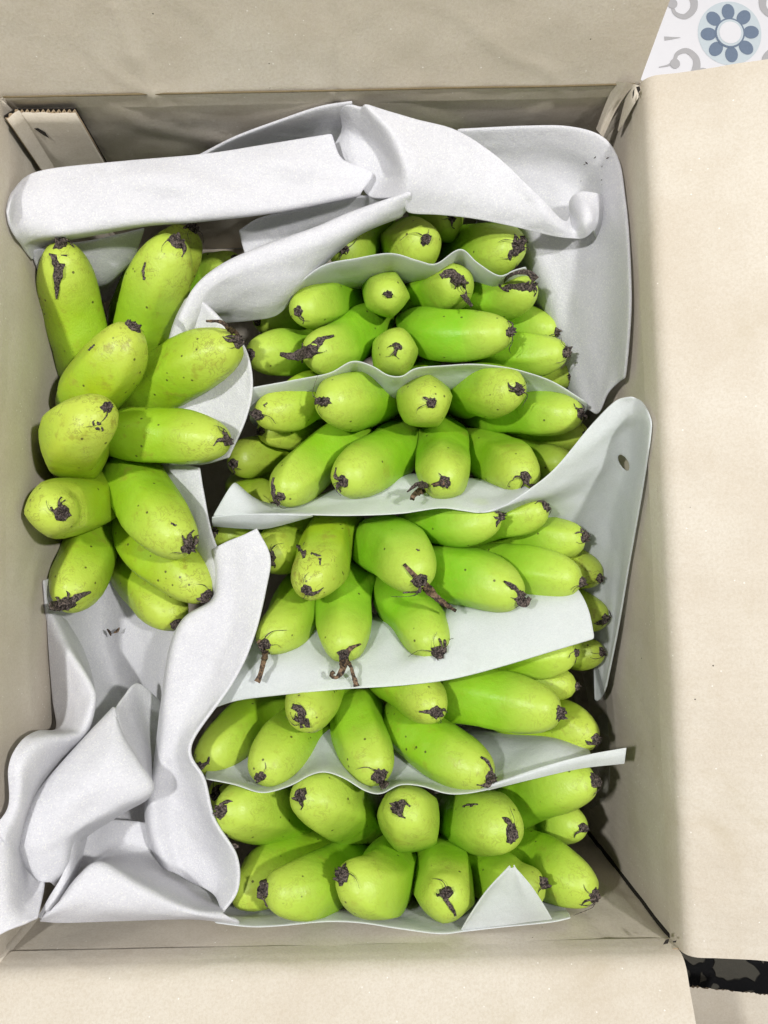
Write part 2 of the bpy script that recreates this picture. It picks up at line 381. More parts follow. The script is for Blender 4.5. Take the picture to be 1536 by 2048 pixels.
# double-walled tab at the top-left corner with open flutes on its upper edge
def tab(c0, c1, d0, d1, thick, name, waves=6):
    """c0-c1 upper edge, d0-d1 lower edge"""
    n = ((d0 - c0).cross(c1 - c0)).normalized()
    if n.dot(CAM - c0) < 0: n = -n
    m = 24
    face = []
    for j in range(8):
        v = j / 7
        for i in range(m):
            u = i / (m - 1); p = c0.lerp(c1, u).lerp(d0.lerp(d1, u), v)
            face.append(p + n * (0.0004 * noise.noise(p * 40)) + (d0 - c0).normalized() * (0.0006 * noise.noise(p * 300) if j == 0 else 0))
    Fs = [(j * m + i, j * m + i + 1, (j + 1) * m + i + 1, (j + 1) * m + i) for j in range(7) for i in range(m - 1)]
    o = mesh(name, [p + n * thick for p in face], Fs, M_CX, box)
    if sum(p.normal.dot(n) for p in o.data.polygons) < 0: o.data.flip_normals()
    md = o.modifiers.new('thick', 'SOLIDIFY'); md.thickness = 0.0008; md.offset = -1
    V = []; k = 90
    for j in range(2):
        for i in range(k):
            u = i / (k - 1); p = c0.lerp(c1, u) if j == 0 else d0.lerp(d1, u)
            V.append(p + n * (thick * (0.40 + 0.30 * math.sin(u * 2 * math.pi * waves) + 0.10 * noise.noise(Vector((u * 9, j, thick * 900))))))
    fl = mesh('fluting', V, [(i, i + 1, k + i + 1, k + i) for i in range(k - 1)], M_CORE, o)
    md = fl.modifiers.new('thick', 'SOLIDIFY'); md.thickness = 0.0005
    bk = mesh('backing', [p - n * 0.0003 for p in (c0, c1, d1, d0)], [(0, 1, 2, 3)], M_HOLE, o, False)
    md = bk.modifiers.new('thick', 'SOLIDIFY'); md.thickness = 0.0005; md.offset = -1
    return o
tab(P(36, 217, 0.192), P(152, 217, 0.192), P(120, 345, 0.135), P(222, 338, 0.135), 0.0034, 'tab', 11)
tab(P(8, 232, 0.196), P(33, 216, 0.194), P(88, 350, 0.145), P(118, 345, 0.135), 0.003, 'tab', 2)
mesh('torn_slot', [P(68, 257, 0.181), P(76, 256, 0.181), P(90, 264, 0.178), P(98, 276, 0.174), P(86, 270, 0.176), P(75, 262, 0.179)], [tuple(range(6))], M_HOLE, box, False)

for cpt in (TL, TR, BL, BR):
    V_, F_ = tube('corner_fold', [V3(cpt, GZ + 0.006), V3(cpt, 0.07), V3(cpt, 0.14), V3(cpt, RIM - 0.002)], 0.0032 if cpt is not BR else 0.0016, None, seg=8, n=20)
    mesh('corner_fold', V_, F_, M_CX if cpt is not BR else M_HOLE, box)
# crushed corners: folded paper pleats and torn slits
def pleat(pts_a, pts_b, name='corner_pleat', mat_=None, h=0.003):
    A = curve(pts_a, 16); B = curve(pts_b, 16); V = []
    for a, b in zip(A, B):
        mid = (a + b) / 2 + (CAM - a).normalized() * h
        V += [a, a.lerp(mid, 0.6), mid, b.lerp(mid, 0.6), b]
    Fs = [(5 * i + k, 5 * i + k + 1, 5 * i + k + 6, 5 * i + k + 5) for i in range(15) for k in range(4)]
    return mesh(name, V, Fs, mat_ or M_CX, box)
pleat([PI(1232, 162, 19.9), PI(1212, 205, 18.5), PI(1192, 258, 17.0)], [PI(1268, 168, 19.9), PI(1235, 215, 18.6), PI(1206, 275, 17.0)], h=0.004)
pleat([PI(1262, 166, 20), PI(1250, 200, 19), PI(1235, 260, 17.5)], [PI(1290, 175, 20), PI(1268, 210, 19), PI(1238, 264, 17.5)], h=0.0015, mat_=M_CY)
def slit(pts, name='torn_slit'):
    return mesh(name, pts, [tuple(range(len(pts)))], M_HOLE, box, False)
slit([P(1272, 174, 0.206), P(1279, 172, 0.206), P(1281, 180, 0.206), P(1276, 186, 0.206)])
slit([P(1265, 185, 0.205), P(1269, 176, 0.205), P(1268, 190, 0.205), P(1265, 198, 0.205)])
slit([P(1276, 184, 0.205), P(1279, 186, 0.205), P(1280, 194, 0.205)])
slit([P(1326, 1889, 0.209), P(1331, 1880, 0.209), P(1339, 1877, 0.209), P(1336, 1887, 0.209)])
slit([P(1346, 1882, 0.209), P(1353, 1881, 0.209), P(1352, 1885, 0.209), P(1346, 1885, 0.209)])

# ------------------------------------------------------------------ bananas
def controls(tipx, tipy, bx, by, wpx, zt, zb, bend, crown):
    T = PI(tipx, tipy, zt, 0.006); zt = T.z
    zb = zb / 100.0
    R = 1.03 * wpx * 0.5 / scale_at(zt - 0.018)
    B = P(bx, by, zb)
    for (a, n) in WALLS:                                   # keep the whole finger inside the carton
        d = (B - a).dot(n)
        if d < R + 0.002: B += n * (R + 0.002 - d)
    ax = (T - B); plan = Vector((ax.x, ax.y, 0))
    side = Vector((-plan.y, plan.x, 0)); side = side.normalized() if side.length > 1e-5 else Vector((1, 0, 0))
    outw = plan.normalized() if plan.length > 1e-5 else Vector((0, 0, 0))
    if isinstance(bend, tuple): Mid = PI(bend[0], bend[1], bend[2], R * 0.95)
    else: Mid = (T + B) / 2 + side * (bend / scale_at(T.z)) + outw * 0.0035 + Vector((0, 0, -0.0015))
    E_ = B + (B - Mid).normalized() * 0.034
    E_ = E_.lerp(Vector((crown.x, crown.y, E_.z)), 0.30); E_.z = max(-0.015, E_.z - 0.014)
    return [T, Mid, B, E_], R

def relax(fingers, steps=80):
    """push overlapping fingers apart, mostly up and down along the line they are seen by, so that they touch instead of merging"""
    N = len(fingers)
    C0 = np.array([[list(p) for p in f[0]] for f in fingers]); C = C0.copy(); Rr = np.array([f[1] for f in fingers])
    K = 13; Wt = np.zeros((K, 4)); prof = np.zeros(K)
    for i in range(K):
        u = 3.0 * i / (K - 1); j = min(int(u), 2); Wt[i, j] = 1 - (u - j); Wt[i, j + 1] = u - j
        prof[i] = (0.45, 0.72, 0.9)[i] if i < 3 else (1.0 if i < 9 else (0.92, 0.8, 0.62, 0.45)[i - 9])
    camv = np.array(CAM)
    lim_lat = np.array([0.0015, 0.0035, 0.007, 0.012]); lim_dn = np.array([0.010, 0.026, 0.055, 0.08]); lim_up = np.array([0.006, 0.006, 0.004, 0.004])
    rad = Rr[:, None] * prof[None, :]
    lo = np.stack([np.full(N, 0.03), Rr + 0.0, Rr - 0.02, Rr * 0.5 - 0.03], 1)
    wsum = Wt.sum(0)
    for it in range(steps):
        S_ = np.einsum('kc,ncd->nkd', Wt, C)
        flat_ = S_.reshape(-1, 3); rf = rad.reshape(-1); owner = np.repeat(np.arange(N), K)
        D = flat_[:, None, :] - flat_[None, :, :]
        dist = np.sqrt((D ** 2).sum(-1)) + 1e-9
        pen = (rf[:, None] + rf[None, :]) * 0.95 - dist
        pen[owner[:, None] == owner[None, :]] = 0; pen = np.clip(pen, 0, None)
        Fv = (D / dist[..., None]) * pen[..., None]
        Fv[..., 0:2] *= 0.45; Fv[..., 2] *= 1.4
        cnt = np.maximum((pen > 0).sum(1), 1)[:, None]
        mv = (Fv.sum(1) / cnt ** 0.6).reshape(N, K, 3) * 0.30
        dC = np.einsum('kc,nkd->ncd', Wt, mv) / wsum[None, :, None]
        C = C + dC
        d0 = C0 - camv; dz = np.clip(C[..., 2] - C0[..., 2], -lim_dn, lim_up)
        base = C0 + d0 * (dz / d0[..., 2])[..., None]          # slide along the line of sight
        lat = (C - base); lat[..., 2] = 0
        ll = np.sqrt((lat ** 2).sum(-1)) + 1e-9
        lat *= np.minimum(1, lim_lat / ll)[..., None]
        C = base + lat
        C[..., 2] = np.maximum(C[..., 2], lo)
        for (a, n) in WALLS:
            nn = np.array(n); d = (C - np.array(a)) @ nn
            need = np.stack([np.full(N, 0.006), Rr * 0.95, Rr, Rr * 0.6], 1) - d
            C = C + np.clip(need, 0, None)[..., None] * nn
    out = []
    for i in range(N): out.append([Vector(C[i, j]) for j in range(4)])
    return out

def banana(hand, ctrl, R, ripe, worn, fil=None):
    T, Mid, B, E_ = ctrl
    rng = random.Random(int(abs(T.x) * 1e6) * 13 + int(abs(T.y) * 1e6) * 7)
    pts = [E_, B, Mid, T]
    n, m = 46, 40
    c = curve(pts, n)
    s = [0.0]
    for i in range(n - 1): s.append(s[-1] + (c[i + 1] - c[i]).length)
    tot = s[-1]
    ph = rng.uniform(0, 6.28); amp = rng.uniform(0.038, 0.062); sq = rng.uniform(0.96, 1.05)
    V = []; al = []
    u = None
    for i in range(n):
        t = (c[min(i + 1, n - 1)] - c[max(i - 1, 0)]).normalized()
        if u is None:
            u = t.cross(Vector((0.31, 0.87, 0.2))).normalized()
        else:
            u = (u - t * u.dot(t)).normalized()
        v = t.cross(u)
        d = tot - s[i]; q = d / (2.05 * R)
        if q < 1: k = 0.24 + 0.76 * (1 - (1 - q) ** 2.1) ** (1 / 1.8)
        else: k = 1.0
        f = s[i] / tot
        if f < 0.42: k *= 0.30 + 0.70 * math.sin(f / 0.42 * math.pi / 2) ** 0.9
        a5 = amp * min(1.0, q * 1.2 + 0.15)
        for j in range(m):
            th = 2 * math.pi * j / m
            sec = (th + ph) % (2 * math.pi / 5) - math.pi / 5
            pen = 1 + a5 * 15.0 * (math.cos(math.pi / 5) / math.cos(sec) - 0.9) * (0.75 + 0.25 * math.cos(th + ph)) + 0.02 * math.cos(2 * th + ph * 2)
            p = c[i] + (u * (math.cos(th) * sq) + v * (math.sin(th) / sq)) * (R * k * pen)
            p += (p - c[i]) * (0.030 * noise.noise(p * 60) + 0.012 * noise.noise(p * 190))
            V.append(p); al.append(f)
    Fs = [(i * m + j, i * m + (j + 1) % m, (i + 1) * m + (j + 1) % m, (i + 1) * m + j) for i in range(n - 1) for j in range(m)]
    V.append(c[-1] + (c[-1] - c[-2]).normalized() * R * 0.04); al.append(1.0); k = len(V) - 1
    Fs += [((n - 1) * m + j, (n - 1) * m + (j + 1) % m, k) for j in range(m)]
    V.append(c[0]); al.append(0.0); k = len(V) - 1
    Fs += [((j + 1) % m, j, k) for j in range(m)]
    o = mesh('banana', V, Fs, M_BAN, hand)
    at = o.data.attributes.new('along', 'FLOAT', 'POINT'); at.data.foreach_set('value', al)
    o.color = (ripe, worn, rng.random(), 1)
    # dried blossom end: a ragged little cup with torn petal stubs and a few threads
    tdir = (c[-1] - c[-3]).normalized()
    a_ = tdir.cross(Vector((rng.uniform(-1, 1), 0.4, rng.uniform(-1, 1)))).normalized(); b_ = tdir.cross(a_)
    VV = []; FF = []
    g = 16; r0 = R * rng.uniform(0.15, 0.23); asp = rng.uniform(0.7, 1.0); hh = rng.uniform(0.5, 1.1)
    prof = [(-0.08, 1.20), (0.02, 1.22), (0.10, 1.0), (0.22, 0.90), (0.27, 0.72), (0.16, 0.45), (0.12, 0.2)]
    for (h, rr) in prof:
        for j in range(g):
            th = 2 * math.pi * j / g
            nz = noise.noise(Vector((math.cos(th) * 2.2 + ph * 3, math.sin(th) * 2.2, h * 3)))
            nz2 = noise.noise(Vector((math.cos(th) * 5 + ph, math.sin(th) * 5, h * 9 + 4)))
            w_ = 1 + 0.42 * nz + 0.25 * nz2
            VV.append(T + tdir * (R * h * hh * (0.85 + 0.9 * nz2 + 0.4 * nz)) + (a_ * (math.cos(th) * asp) + b_ * math.sin(th)) * (r0 * rr * w_))
    for i in range(len(prof) - 1):
        for j in range(g): FF.append((i * g + j, i * g + (j + 1) % g, (i + 1) * g + (j + 1) % g, (i + 1) * g + j))
    VV.append(T + tdir * R * 0.10 * hh); kk = len(VV) - 1
    FF += [((len(prof) - 1) * g + j, (len(prof) - 1) * g + (j + 1) % g, kk) for j in range(g)]
    th0 = rng.uniform(0, 6.28)
    def shred(th, L, rb, flat_, curl):
        rad = (a_ * math.cos(th) + b_ * math.sin(th)); sd = (a_ * -math.sin(th) + b_ * math.cos(th)) * curl
        p0 = T + rad * r0 * 0.6 + tdir * R * 0.14 * hh
        p1 = p0 + (rad + sd * 0.3) * L * 0.4 + tdir * R * rng.uniform(-0.02, 0.08)
        p2 = p0 + (rad + sd * 0.9) * L * 0.75 - tdir * R * (0.10 + 0.16 * L / R)
        p3 = p0 + (rad * 0.9 + sd * 1.8) * L - tdir * R * (0.10 + 0.40 * L / R)
        tv, tf = tube('x', [p0, p1, p2, p3], lambda x: rb * (1 - 0.7 * x) * (1 + 0.4 * math.sin(x * 9 + ph)), None, n=9, seg=6, flat_=flat_)
        b0 = len(VV); VV.extend(tv); FF.extend([tuple(b0 + i for i in f) for f in tf])
    for q in range(rng.choice([0, 1, 1, 2, 3])): shred(th0 + rng.uniform(-1.2, 1.2), R * rng.uniform(0.18, 0.42), R * rng.uniform(0.05, 0.11), 0.4, rng.uniform(-0.7, 0.7))
    for q in range(rng.choice([0, 1, 1, 2, 3]) if fil is None else fil): shred(rng.uniform(0, 6.28), R * rng.uniform(0.3, 0.65), rng.uniform(0.00022, 0.0004), 1.0, rng.uniform(-0.7, 0.7))
    mesh('blossom_end', VV, FF, M_DRY, o)
    return o

def petal(parent, pts, wid, mat_=None, name='dried_petal', lift=0.0012):
    """withered ribbon: pts (px, py, z cm), wid photo pixels along it"""
    off = Vector((0, 0, 0)); pp = parent
    while pp is not None: off += pp.location; pp = pp.parent
    bvh = BVHTree.FromPolygons([v.co + off for v in parent.data.vertices], [tuple(p.vertices) for p in parent.data.polygons])
    Q = []; lastz = None
    hits = []
    for x, y, z in pts:
        h = bvh.ray_cast(CAM, ray(x, y).normalized())[0]
        hits.append(None if h is None else h + (CAM - h).normalized() * lift)
    zs = [h.z for h in hits if h is not None]
    for (x, y, z), h in zip(pts, hits):
        if h is None:
            h = P(x, y, z / 100)
        Q.append(h)
    c = curve(Q, 26); Wd = curve([Vector((a, 0, 0)) for a in wid], 26)
    V = []
    for i, p in enumerate(c):
        t = (c[min(i + 1, 25)] - c[max(i - 1, 0)]).normalized()
        tw = 0.5 * math.sin(i * 0.5); s = t.cross((CAM - p).normalized()).normalized(); nn = s.cross(t)
        s = s * math.cos(tw) + nn * math.sin(tw)
        h = max(Wd[i].x, 1.0) / scale_at(p.z) * 0.5 * (1 + 0.35 * noise.noise(p * 500))
        V += [p - s * h, p - nn * h * 0.35 + s * h * 0.1, p + s * h]
    Fs = [(3 * i + k, 3 * i + k + 1, 3 * i + k + 4, 3 * i + k + 3) for i in range(25) for k in range(2)]
    o = mesh(name, V, Fs, mat_ or M_TAN, parent)
    m = o.modifiers.new('thick', 'SOLIDIFY'); m.thickness = 0.0007; m.offset = 0
    return o

def crown_mesh(hand, c, lx):
    V = []; n, m = 14, 12
    for i in range(n):
        u = i / (n - 1) * 2 - 1; rr = 0.011 * math.sqrt(max(0.05, 1 - u * u * 0.9))
        for j in range(m):
            th = 2 * math.pi * j / m
            p = Vector((c.x + u * lx, c.y + rr * math.cos(th) * 1.2, c.z + rr * math.sin(th)))
            V.append(p + Vector((0, 0, 0.003 * noise.noise(p * 80))))
    Fs = [(i * m + j, i * m + (j + 1) % m, (i + 1) * m + (j + 1) % m, (i + 1) * m + j) for i in range(n - 1) for j in range(m)]
    Fs += [tuple(range(m))[::-1], tuple((n - 1) * m + j for j in range(m))]
    o = mesh('crown', V, Fs, M_BAN, hand); o.color = (0.3, 0.5, 0, 1)
    at = o.data.attributes.new('along', 'FLOAT', 'POINT'); at.data.foreach_set('value', [0.1] * len(V))

# tip x, tip y, body x, body y, width (photo pixels), tip z, body z (cm), sideways bow (px), ripeness, wear
HANDS = [
 ('hand of green bananas at the top, tips just under the draped foam', (860, 470), [
  (688, 500, 745, 480, 98, 14.3, 8.5, 0, .10, .2), (852, 481, 800, 474, 116, 15.0, 7.5, 0, .30, .35), (1036, 496, 905, 482, 112, 14.6, 10.5, 0, .15, .15),
  (905, 440, 850, 452, 80, 11.5, 8, 0, .1, .1)]),
 ('hand of green bananas second from the top, with the darkest withered blossom ends', (830, 640), [
  (598, 626, 705, 594, 92, 14.6, 9.5, 0, .10, .15), (776, 589, 752, 578, 90, 15.0, 7.5, 0, .15, .2), (915, 562, 845, 605, 102, 14.9, 9.5, 0, .12, .2), (1062, 572, 950, 594, 86, 14.2, 10.5, 0, .1, .1),
  (1113, 668, 1010, 630, 78, 12.2, 9.2, 0, .05, .1), (502, 708, 630, 696, 92, 14.0, 10.5, 0, .10, .15), (622, 703, 722, 672, 104, 15.3, 10.0, 0, .08, .1), (797, 692, 780, 684, 98, 15.8, 8.0, 0, .10, .3),
  (1017, 664, 862, 672, 104, 15.4, 12.3, 0, .05, .05), (1130, 704, 1010, 700, 88, 13.8, 11.0, 0, .12, .15), (1142, 752, 1060, 735, 70, 11.6, 9.5, 0, .3, .3),
  (515, 640, 620, 630, 80, 10.5, 8, 0, .1, .2)]),
 ('hand of green bananas third from the top, under the sheet with the raised right corner', (850, 840), [
  (650, 803, 750, 786, 120, 16.0, 9.5, 0, .22, .2), (863, 805, 848, 778, 111, 16.2, 8.0, 0, .35, .45), (1036, 779, 935, 795, 110, 15.9, 10.5, 0, .25, .4), (1160, 829, 1015, 822, 95, 14.6, 11.5, 0, .12, .15),
  (518, 832, 640, 810, 96, 14.2, 10.5, 0, .45, .35), (522, 862, 640, 862, 80, 12.0, 9.0, 0, .5, .4), (1168, 872, 1070, 872, 78, 11.8, 9.5, 0, .35, .4),
  (562, 992, 690, 880, 102, 15.5, 10.0, -6, .18, .15), (688, 962, 775, 895, 116, 16.2, 10.0, 0, .15, .2), (890, 963, 884, 890, 114, 16.4, 9.5, 0, .15, .2), (1050, 953, 985, 895, 110, 16.0, 9.8, 0, .25, .25),
  (1135, 925, 1060, 905, 78, 13.0, 10.0, 0, .2, .2), (550, 1020, 500, 962, 90, 12.5, 9.5, 0, .55, .3), (470, 930, 590, 905, 84, 11.0, 8.5, 0, .5, .4)]),
 ('hand of green bananas fourth from the top, with long curling blossom tails over white sheet', (840, 1130), [
  (614, 1178, 676, 1075, 112, 16.8, 10.5, 0, .55, .95), (842, 1160, 755, 1072, 126, 17.0, 10.5, 14, .05, .05), (1000, 1034, 830, 1050, 96, 15.4, 12.0, -10, .08, .1), (1090, 1014, 985, 1062, 82, 14.6, 11.8, -6, .22, .2),
  (1166, 1080, 1010, 1080, 88, 14.0, 11.8, -10, .15, .15), (1040, 1190, 890, 1132, 118, 16.4, 12.6, 6, .04, .05), (1160, 1162, 975, 1118, 104, 15.4, 12.2, 8, .12, .1), (1195, 1160, 1100, 1130, 86, 12.8, 10.5, 0, .5, .9),
  (1208, 1236, 1120, 1185, 86, 13.0, 10.8, 0, .5, .6), (532, 1286, 628, 1185, 102, 15.8, 11.0, 6, .25, .15), (688, 1306, 696, 1175, 108, 16.4, 11.0, -4, .12, .1), (874, 1302, 785, 1175, 110, 16.4, 11.2, 6, .05, .08),
  (545, 1115, 620, 1055, 100, 13.8, 9.5, 0, .5, .5), (430, 1068, 530, 1065, 88, 11.5, 9.0, 0, .3, .3)]),
 ('hand of green bananas fifth from the top, between the two lower white sheets', (830, 1420), [
  (606, 1440, 668, 1370, 104, 17.2, 11.5, 0, .35, .4), (872, 1424, 775, 1365, 98, 17.4, 12.0, 6, .32, .35), (1118, 1426, 920, 1402, 120, 16.6, 13.2, 6, .18, .2), (1150, 1306, 1000, 1322, 84, 14.4, 12.0, -6, .25, .2),
  (1204, 1302, 1110, 1312, 72, 12.8, 11.0, 0, .45, .3), (1150, 1375, 1020, 1372, 80, 12.5, 11.0, 0, .4, .3), (1190, 1478, 1085, 1425, 96, 14.0, 11.5, 0, .5, .5), (400, 1530, 530, 1445, 98, 14.8, 11.0, -4, .35, .2),
  (520, 1554, 640, 1440, 112, 16.8, 11.2, -8, .28, .35), (762, 1556, 712, 1425, 114, 17.2, 11.5, 0, .22, .3), (978, 1553, 815, 1436, 120, 17.2, 12.0, -6, .22, .4)]),
 ('hand of green bananas at the bottom of the box, tips facing the camera', (800, 1690), [
  (444, 1621, 620, 1665, 122, 17.0, 12.5, -6, .25, .2), (603, 1590, 735, 1662, 128, 17.8, 12.5, 0, .20, .3), (794, 1611, 820, 1668, 126, 18.2, 12.0, (812, 1640, 16.4), .18, .35), (1024, 1667, 905, 1658, 130, 17.6, 12.5, 0, .10, .25),
  (1188, 1561, 1030, 1614, 102, 15.8, 12.5, 8, .15, .25), (1165, 1655, 1070, 1665, 84, 13.2, 11, 0, .1, .2), (531, 1776, 690, 1742, 118, 18.2, 13.0, (595, 1774, 16.7), .22, .25), (686, 1752, 775, 1745, 124, 19.0, 12.5, (738, 1770, 16.9), .22, .3),
  (893, 1786, 878, 1732, 124, 18.8, 12.8, (884, 1772, 16.4), .22, .3), (1087, 1762, 955, 1742, 104, 17.2, 13.0, (1030, 1762, 15.8), .2, .3), (1188, 1790, 1055, 1728, 114, 17.0, 13.2, (1128, 1762, 15.9), .25, .3), (462, 1775, 610, 1742, 116, 15.4, 13.0, (515, 1764, 15.4), .35, .3),
  (432, 1590, 520, 1610, 90, 13.0, 11.0, 0, .35, .3)]),
]
QUEUE = []
for hi, (lab, (cx, cy), fs) in enumerate(HANDS):
    c = P(cx, cy, -0.01)
    hd = empty('banana_hand', Vector((c.x, c.y, -0.025))); tag(hd, lab, 'bananas', 'hands of green bananas packed in the box')
    crown_mesh(hd, c, 0.055)
    for fi, q in enumerate(fs): QUEUE.append(((hi, fi), hd, controls(*q[:8], c), q[8], q[9]))
LEFT = [
  (122, 492, 160, 720, 118, 16.6, 11.0, 14, .55, 0.45), (352, 484, 262, 700, 128, 16.6, 11.0, 6, .42, 0.55), (385, 462, 300, 600, 112, 11.5, 9, 0, .5, 0.80),
  (266, 656, 186, 800, 122, 17.2, 14.5, -8, .70, 0.80), (213, 816, 178, 905, 132, 19.8, 13.5, (160, 866, 17.4), .75, 0.75), (472, 686, 290, 786, 122, 16.6, 13.5, 8, .48, 0.65), (450, 881, 262, 884, 112, 16.6, 14.0, 8, .42, 0.55),
  (374, 1093, 258, 985, 126, 17.0, 13.2, -4, .38, 0.50), (412, 1190, 290, 1095, 102, 14.4, 12.0, 0, .55, 0.65), (124, 1026, 190, 985, 120, 19.0, 12.5, (116, 1006, 17.0), .62, 0.55), (135, 1206, 185, 1075, 116, 15.4, 10.5, 0, .45, 0.50),
  (352, 1246, 245, 1120, 100, 12.4, 10.0, 6, .6, 0.55), (470, 520, 400, 560, 90, 9.5, 8, 0, .1, 0.40)]
c = P(235, 890, 0.02)
hd = empty('banana_hand', Vector((c.x, c.y, 0.005))); tag(hd, 'yellowish green hand of bananas fanned out alone along the left wall', 'bananas', 'hands of green bananas packed in the box')
crown_mesh(hd, c, 0.02)
for fi, q in enumerate(LEFT): QUEUE.append((('L', fi), hd, controls(*q[:8], c), q[8], q[9]))
FING = {}
for (key, hd, (ct, R), ripe, worn), ctrl in zip(QUEUE, relax([q[2] for q in QUEUE])):
    FING[key] = banana(hd, ctrl, R, ripe, worn)
# the withered tails that stand out
G = FING
petal(G[('L', 5)], [(478, 690, 17.2), (470, 668, 17.6), (455, 655, 17.8), (440, 643, 18), (412, 642, 18)], [14, 16, 10, 9, 4])
petal(G[('L', 0)], [(116, 508, 17.5), (117, 530, 17.6), (115, 560, 17.5), (113, 590, 17.3), (113, 598, 17.2)], [30, 20, 9, 5, 2], M_DRY, 'dark_scar')
petal(G[(1, 6)], [(560, 708, 16), (590, 712, 16.6), (620, 700, 17), (640, 682, 17), (668, 671, 16.8)], [8, 22, 26, 22, 4], M_DRY)
petal(G[(1, 2)], [(882, 555, 16.4), (900, 545, 16.6), (918, 562, 16.6), (928, 590, 16.4), (943, 612, 15.8)], [14, 20, 20, 16, 5], M_DRY)
petal(G[(1, 3)], [(1060, 572, 15.6), (1040, 575, 15.8), (1010, 576, 15.8), (1003, 566, 15.8), (1025, 548, 15.8), (1055, 545, 15.6), (1072, 560, 15.4)], [20, 12, 7, 6, 7, 12, 14], M_DRY)
petal(G[(2, 9)], [(888, 964, 17.2), (868, 970, 17.4), (848, 978, 17.2), (828, 990, 17), (824, 1000, 17)], [12, 8, 12, 16, 8])
petal(G[(2, 9)], [(856, 974, 17.3), (838, 968, 17.4), (826, 974, 17.2), (814, 984, 17)], [6, 16, 8, 2], M_DRY)
petal(G[(3, 1)], [(808, 1128, 18), (828, 1150, 18.3), (850, 1172, 18.3), (870, 1192, 18), (895, 1212, 17.4), (912, 1222, 17)], [6, 16, 18, 14, 8, 5])
petal(G[(3, 9)], [(520, 1280, 16.4), (530, 1300, 16.8), (527, 1325, 16.8), (520, 1350, 16.6), (514, 1364, 16.6)], [16, 16, 12, 10, 12])
petal(G[(3, 10)], [(722, 1288, 17), (700, 1298, 17.2), (688, 1315, 17.2), (685, 1340, 17.2), (672, 1355, 17.1), (662, 1350, 17.1), (668, 1344, 17.2)], [3, 16, 18, 10, 6, 8, 7])
petal(G[(3, 10)], [(692, 1318, 17.2), (702, 1335, 17.2), (708, 1355, 17.1), (713, 1373, 17.1)], [10, 7, 6, 11])
petal(G[(3, 5)], [(1008, 1162, 17.2), (1026, 1174, 17.6), (1038, 1195, 17.5), (1050, 1208, 17.2), (1060, 1195, 17)], [3, 14, 18, 22, 8], M_DRY)
petal(G[(4, 10)], [(962, 1514, 18.2), (974, 1522, 18.3), (982, 1545, 18.2), (984, 1562, 18)], [4, 8, 8, 14], M_DRY)
petal(G[(4, 9)], [(748, 1540, 18), (764, 1546, 18.2), (764, 1562, 18.2), (770, 1572, 18)], [3, 9, 12, 20], M_DRY)
petal(G[(4, 0)], [(584, 1412, 18.2), (598, 1418, 18.4), (608, 1440, 18.2), (610, 1456, 17.8)], [10, 14, 22, 20], M_DRY)
petal(G[(4, 1)], [(838, 1423, 18.2), (856, 1424, 18.3), (874, 1428, 18.2), (886, 1424, 18)], [3, 8, 16, 16], M_DRY)
petal(G[(5, 8)], [(890, 1792, 19), (896, 1806, 19), (906, 1820, 18.8), (911, 1832, 18.6)], [10, 7, 7, 4], M_DRY)
petal(G[(2, 7)], [(548, 955, 16), (546, 975, 16.4), (552, 995, 16.6), (562, 1008, 16.4)], [5, 8, 14, 18], M_DRY)
petal(G[(0, 2)], [(1040, 470, 15.8), (1036, 490, 16.2), (1026, 510, 16.2), (1030, 535, 15.6)], [22, 26, 24, 6], M_DRY)
petal(G[('L', 10)], [(100, 1212, 16.4), (125, 1210, 17), (142, 1200, 17), (160, 1192, 16.8), (182, 1184, 16.4)], [16, 26, 18, 8, 4], M_DRY)

for key, pts, wd in (((3, 0), [(600, 1088), (606, 1100), (608, 1116)], [14, 20, 6]), ((3, 0), [(622, 1106), (632, 1112), (642, 1112)], [5, 9, 4]), ((3, 0), [(640, 1116), (640, 1130)], [6, 2]),
                    ((5, 3), [(925, 1613), (940, 1611), (956, 1609)], [3, 8, 2]), ((5, 0), [(462, 1688), (470, 1692), (478, 1694)], [3, 9, 2]), ((5, 0), [(450, 1668), (454, 1674)], [6, 4]),
                    ((3, 1), [(832, 1098), (838, 1102)], [2, 5]), (('L', 3), [(190, 690), (178, 702)], [4, 7]), (('L', 4), [(186, 842), (196, 852), (206, 862)], [6, 13, 5]),
                    ((2, 4), [(535, 806), (528, 812)], [3, 6]), ((4, 2), [(1112, 1418), (1116, 1432)], [8, 14]), (('L', 7), [(342, 1046), (352, 1052)], [3, 6]), (('L', 1), [(292, 525), (290, 545), (288, 560)], [5, 12, 4])):
    petal(G[key], [(x, y, 17) for x, y in pts], wd, M_DRY, 'dark_scar', 0.0001)

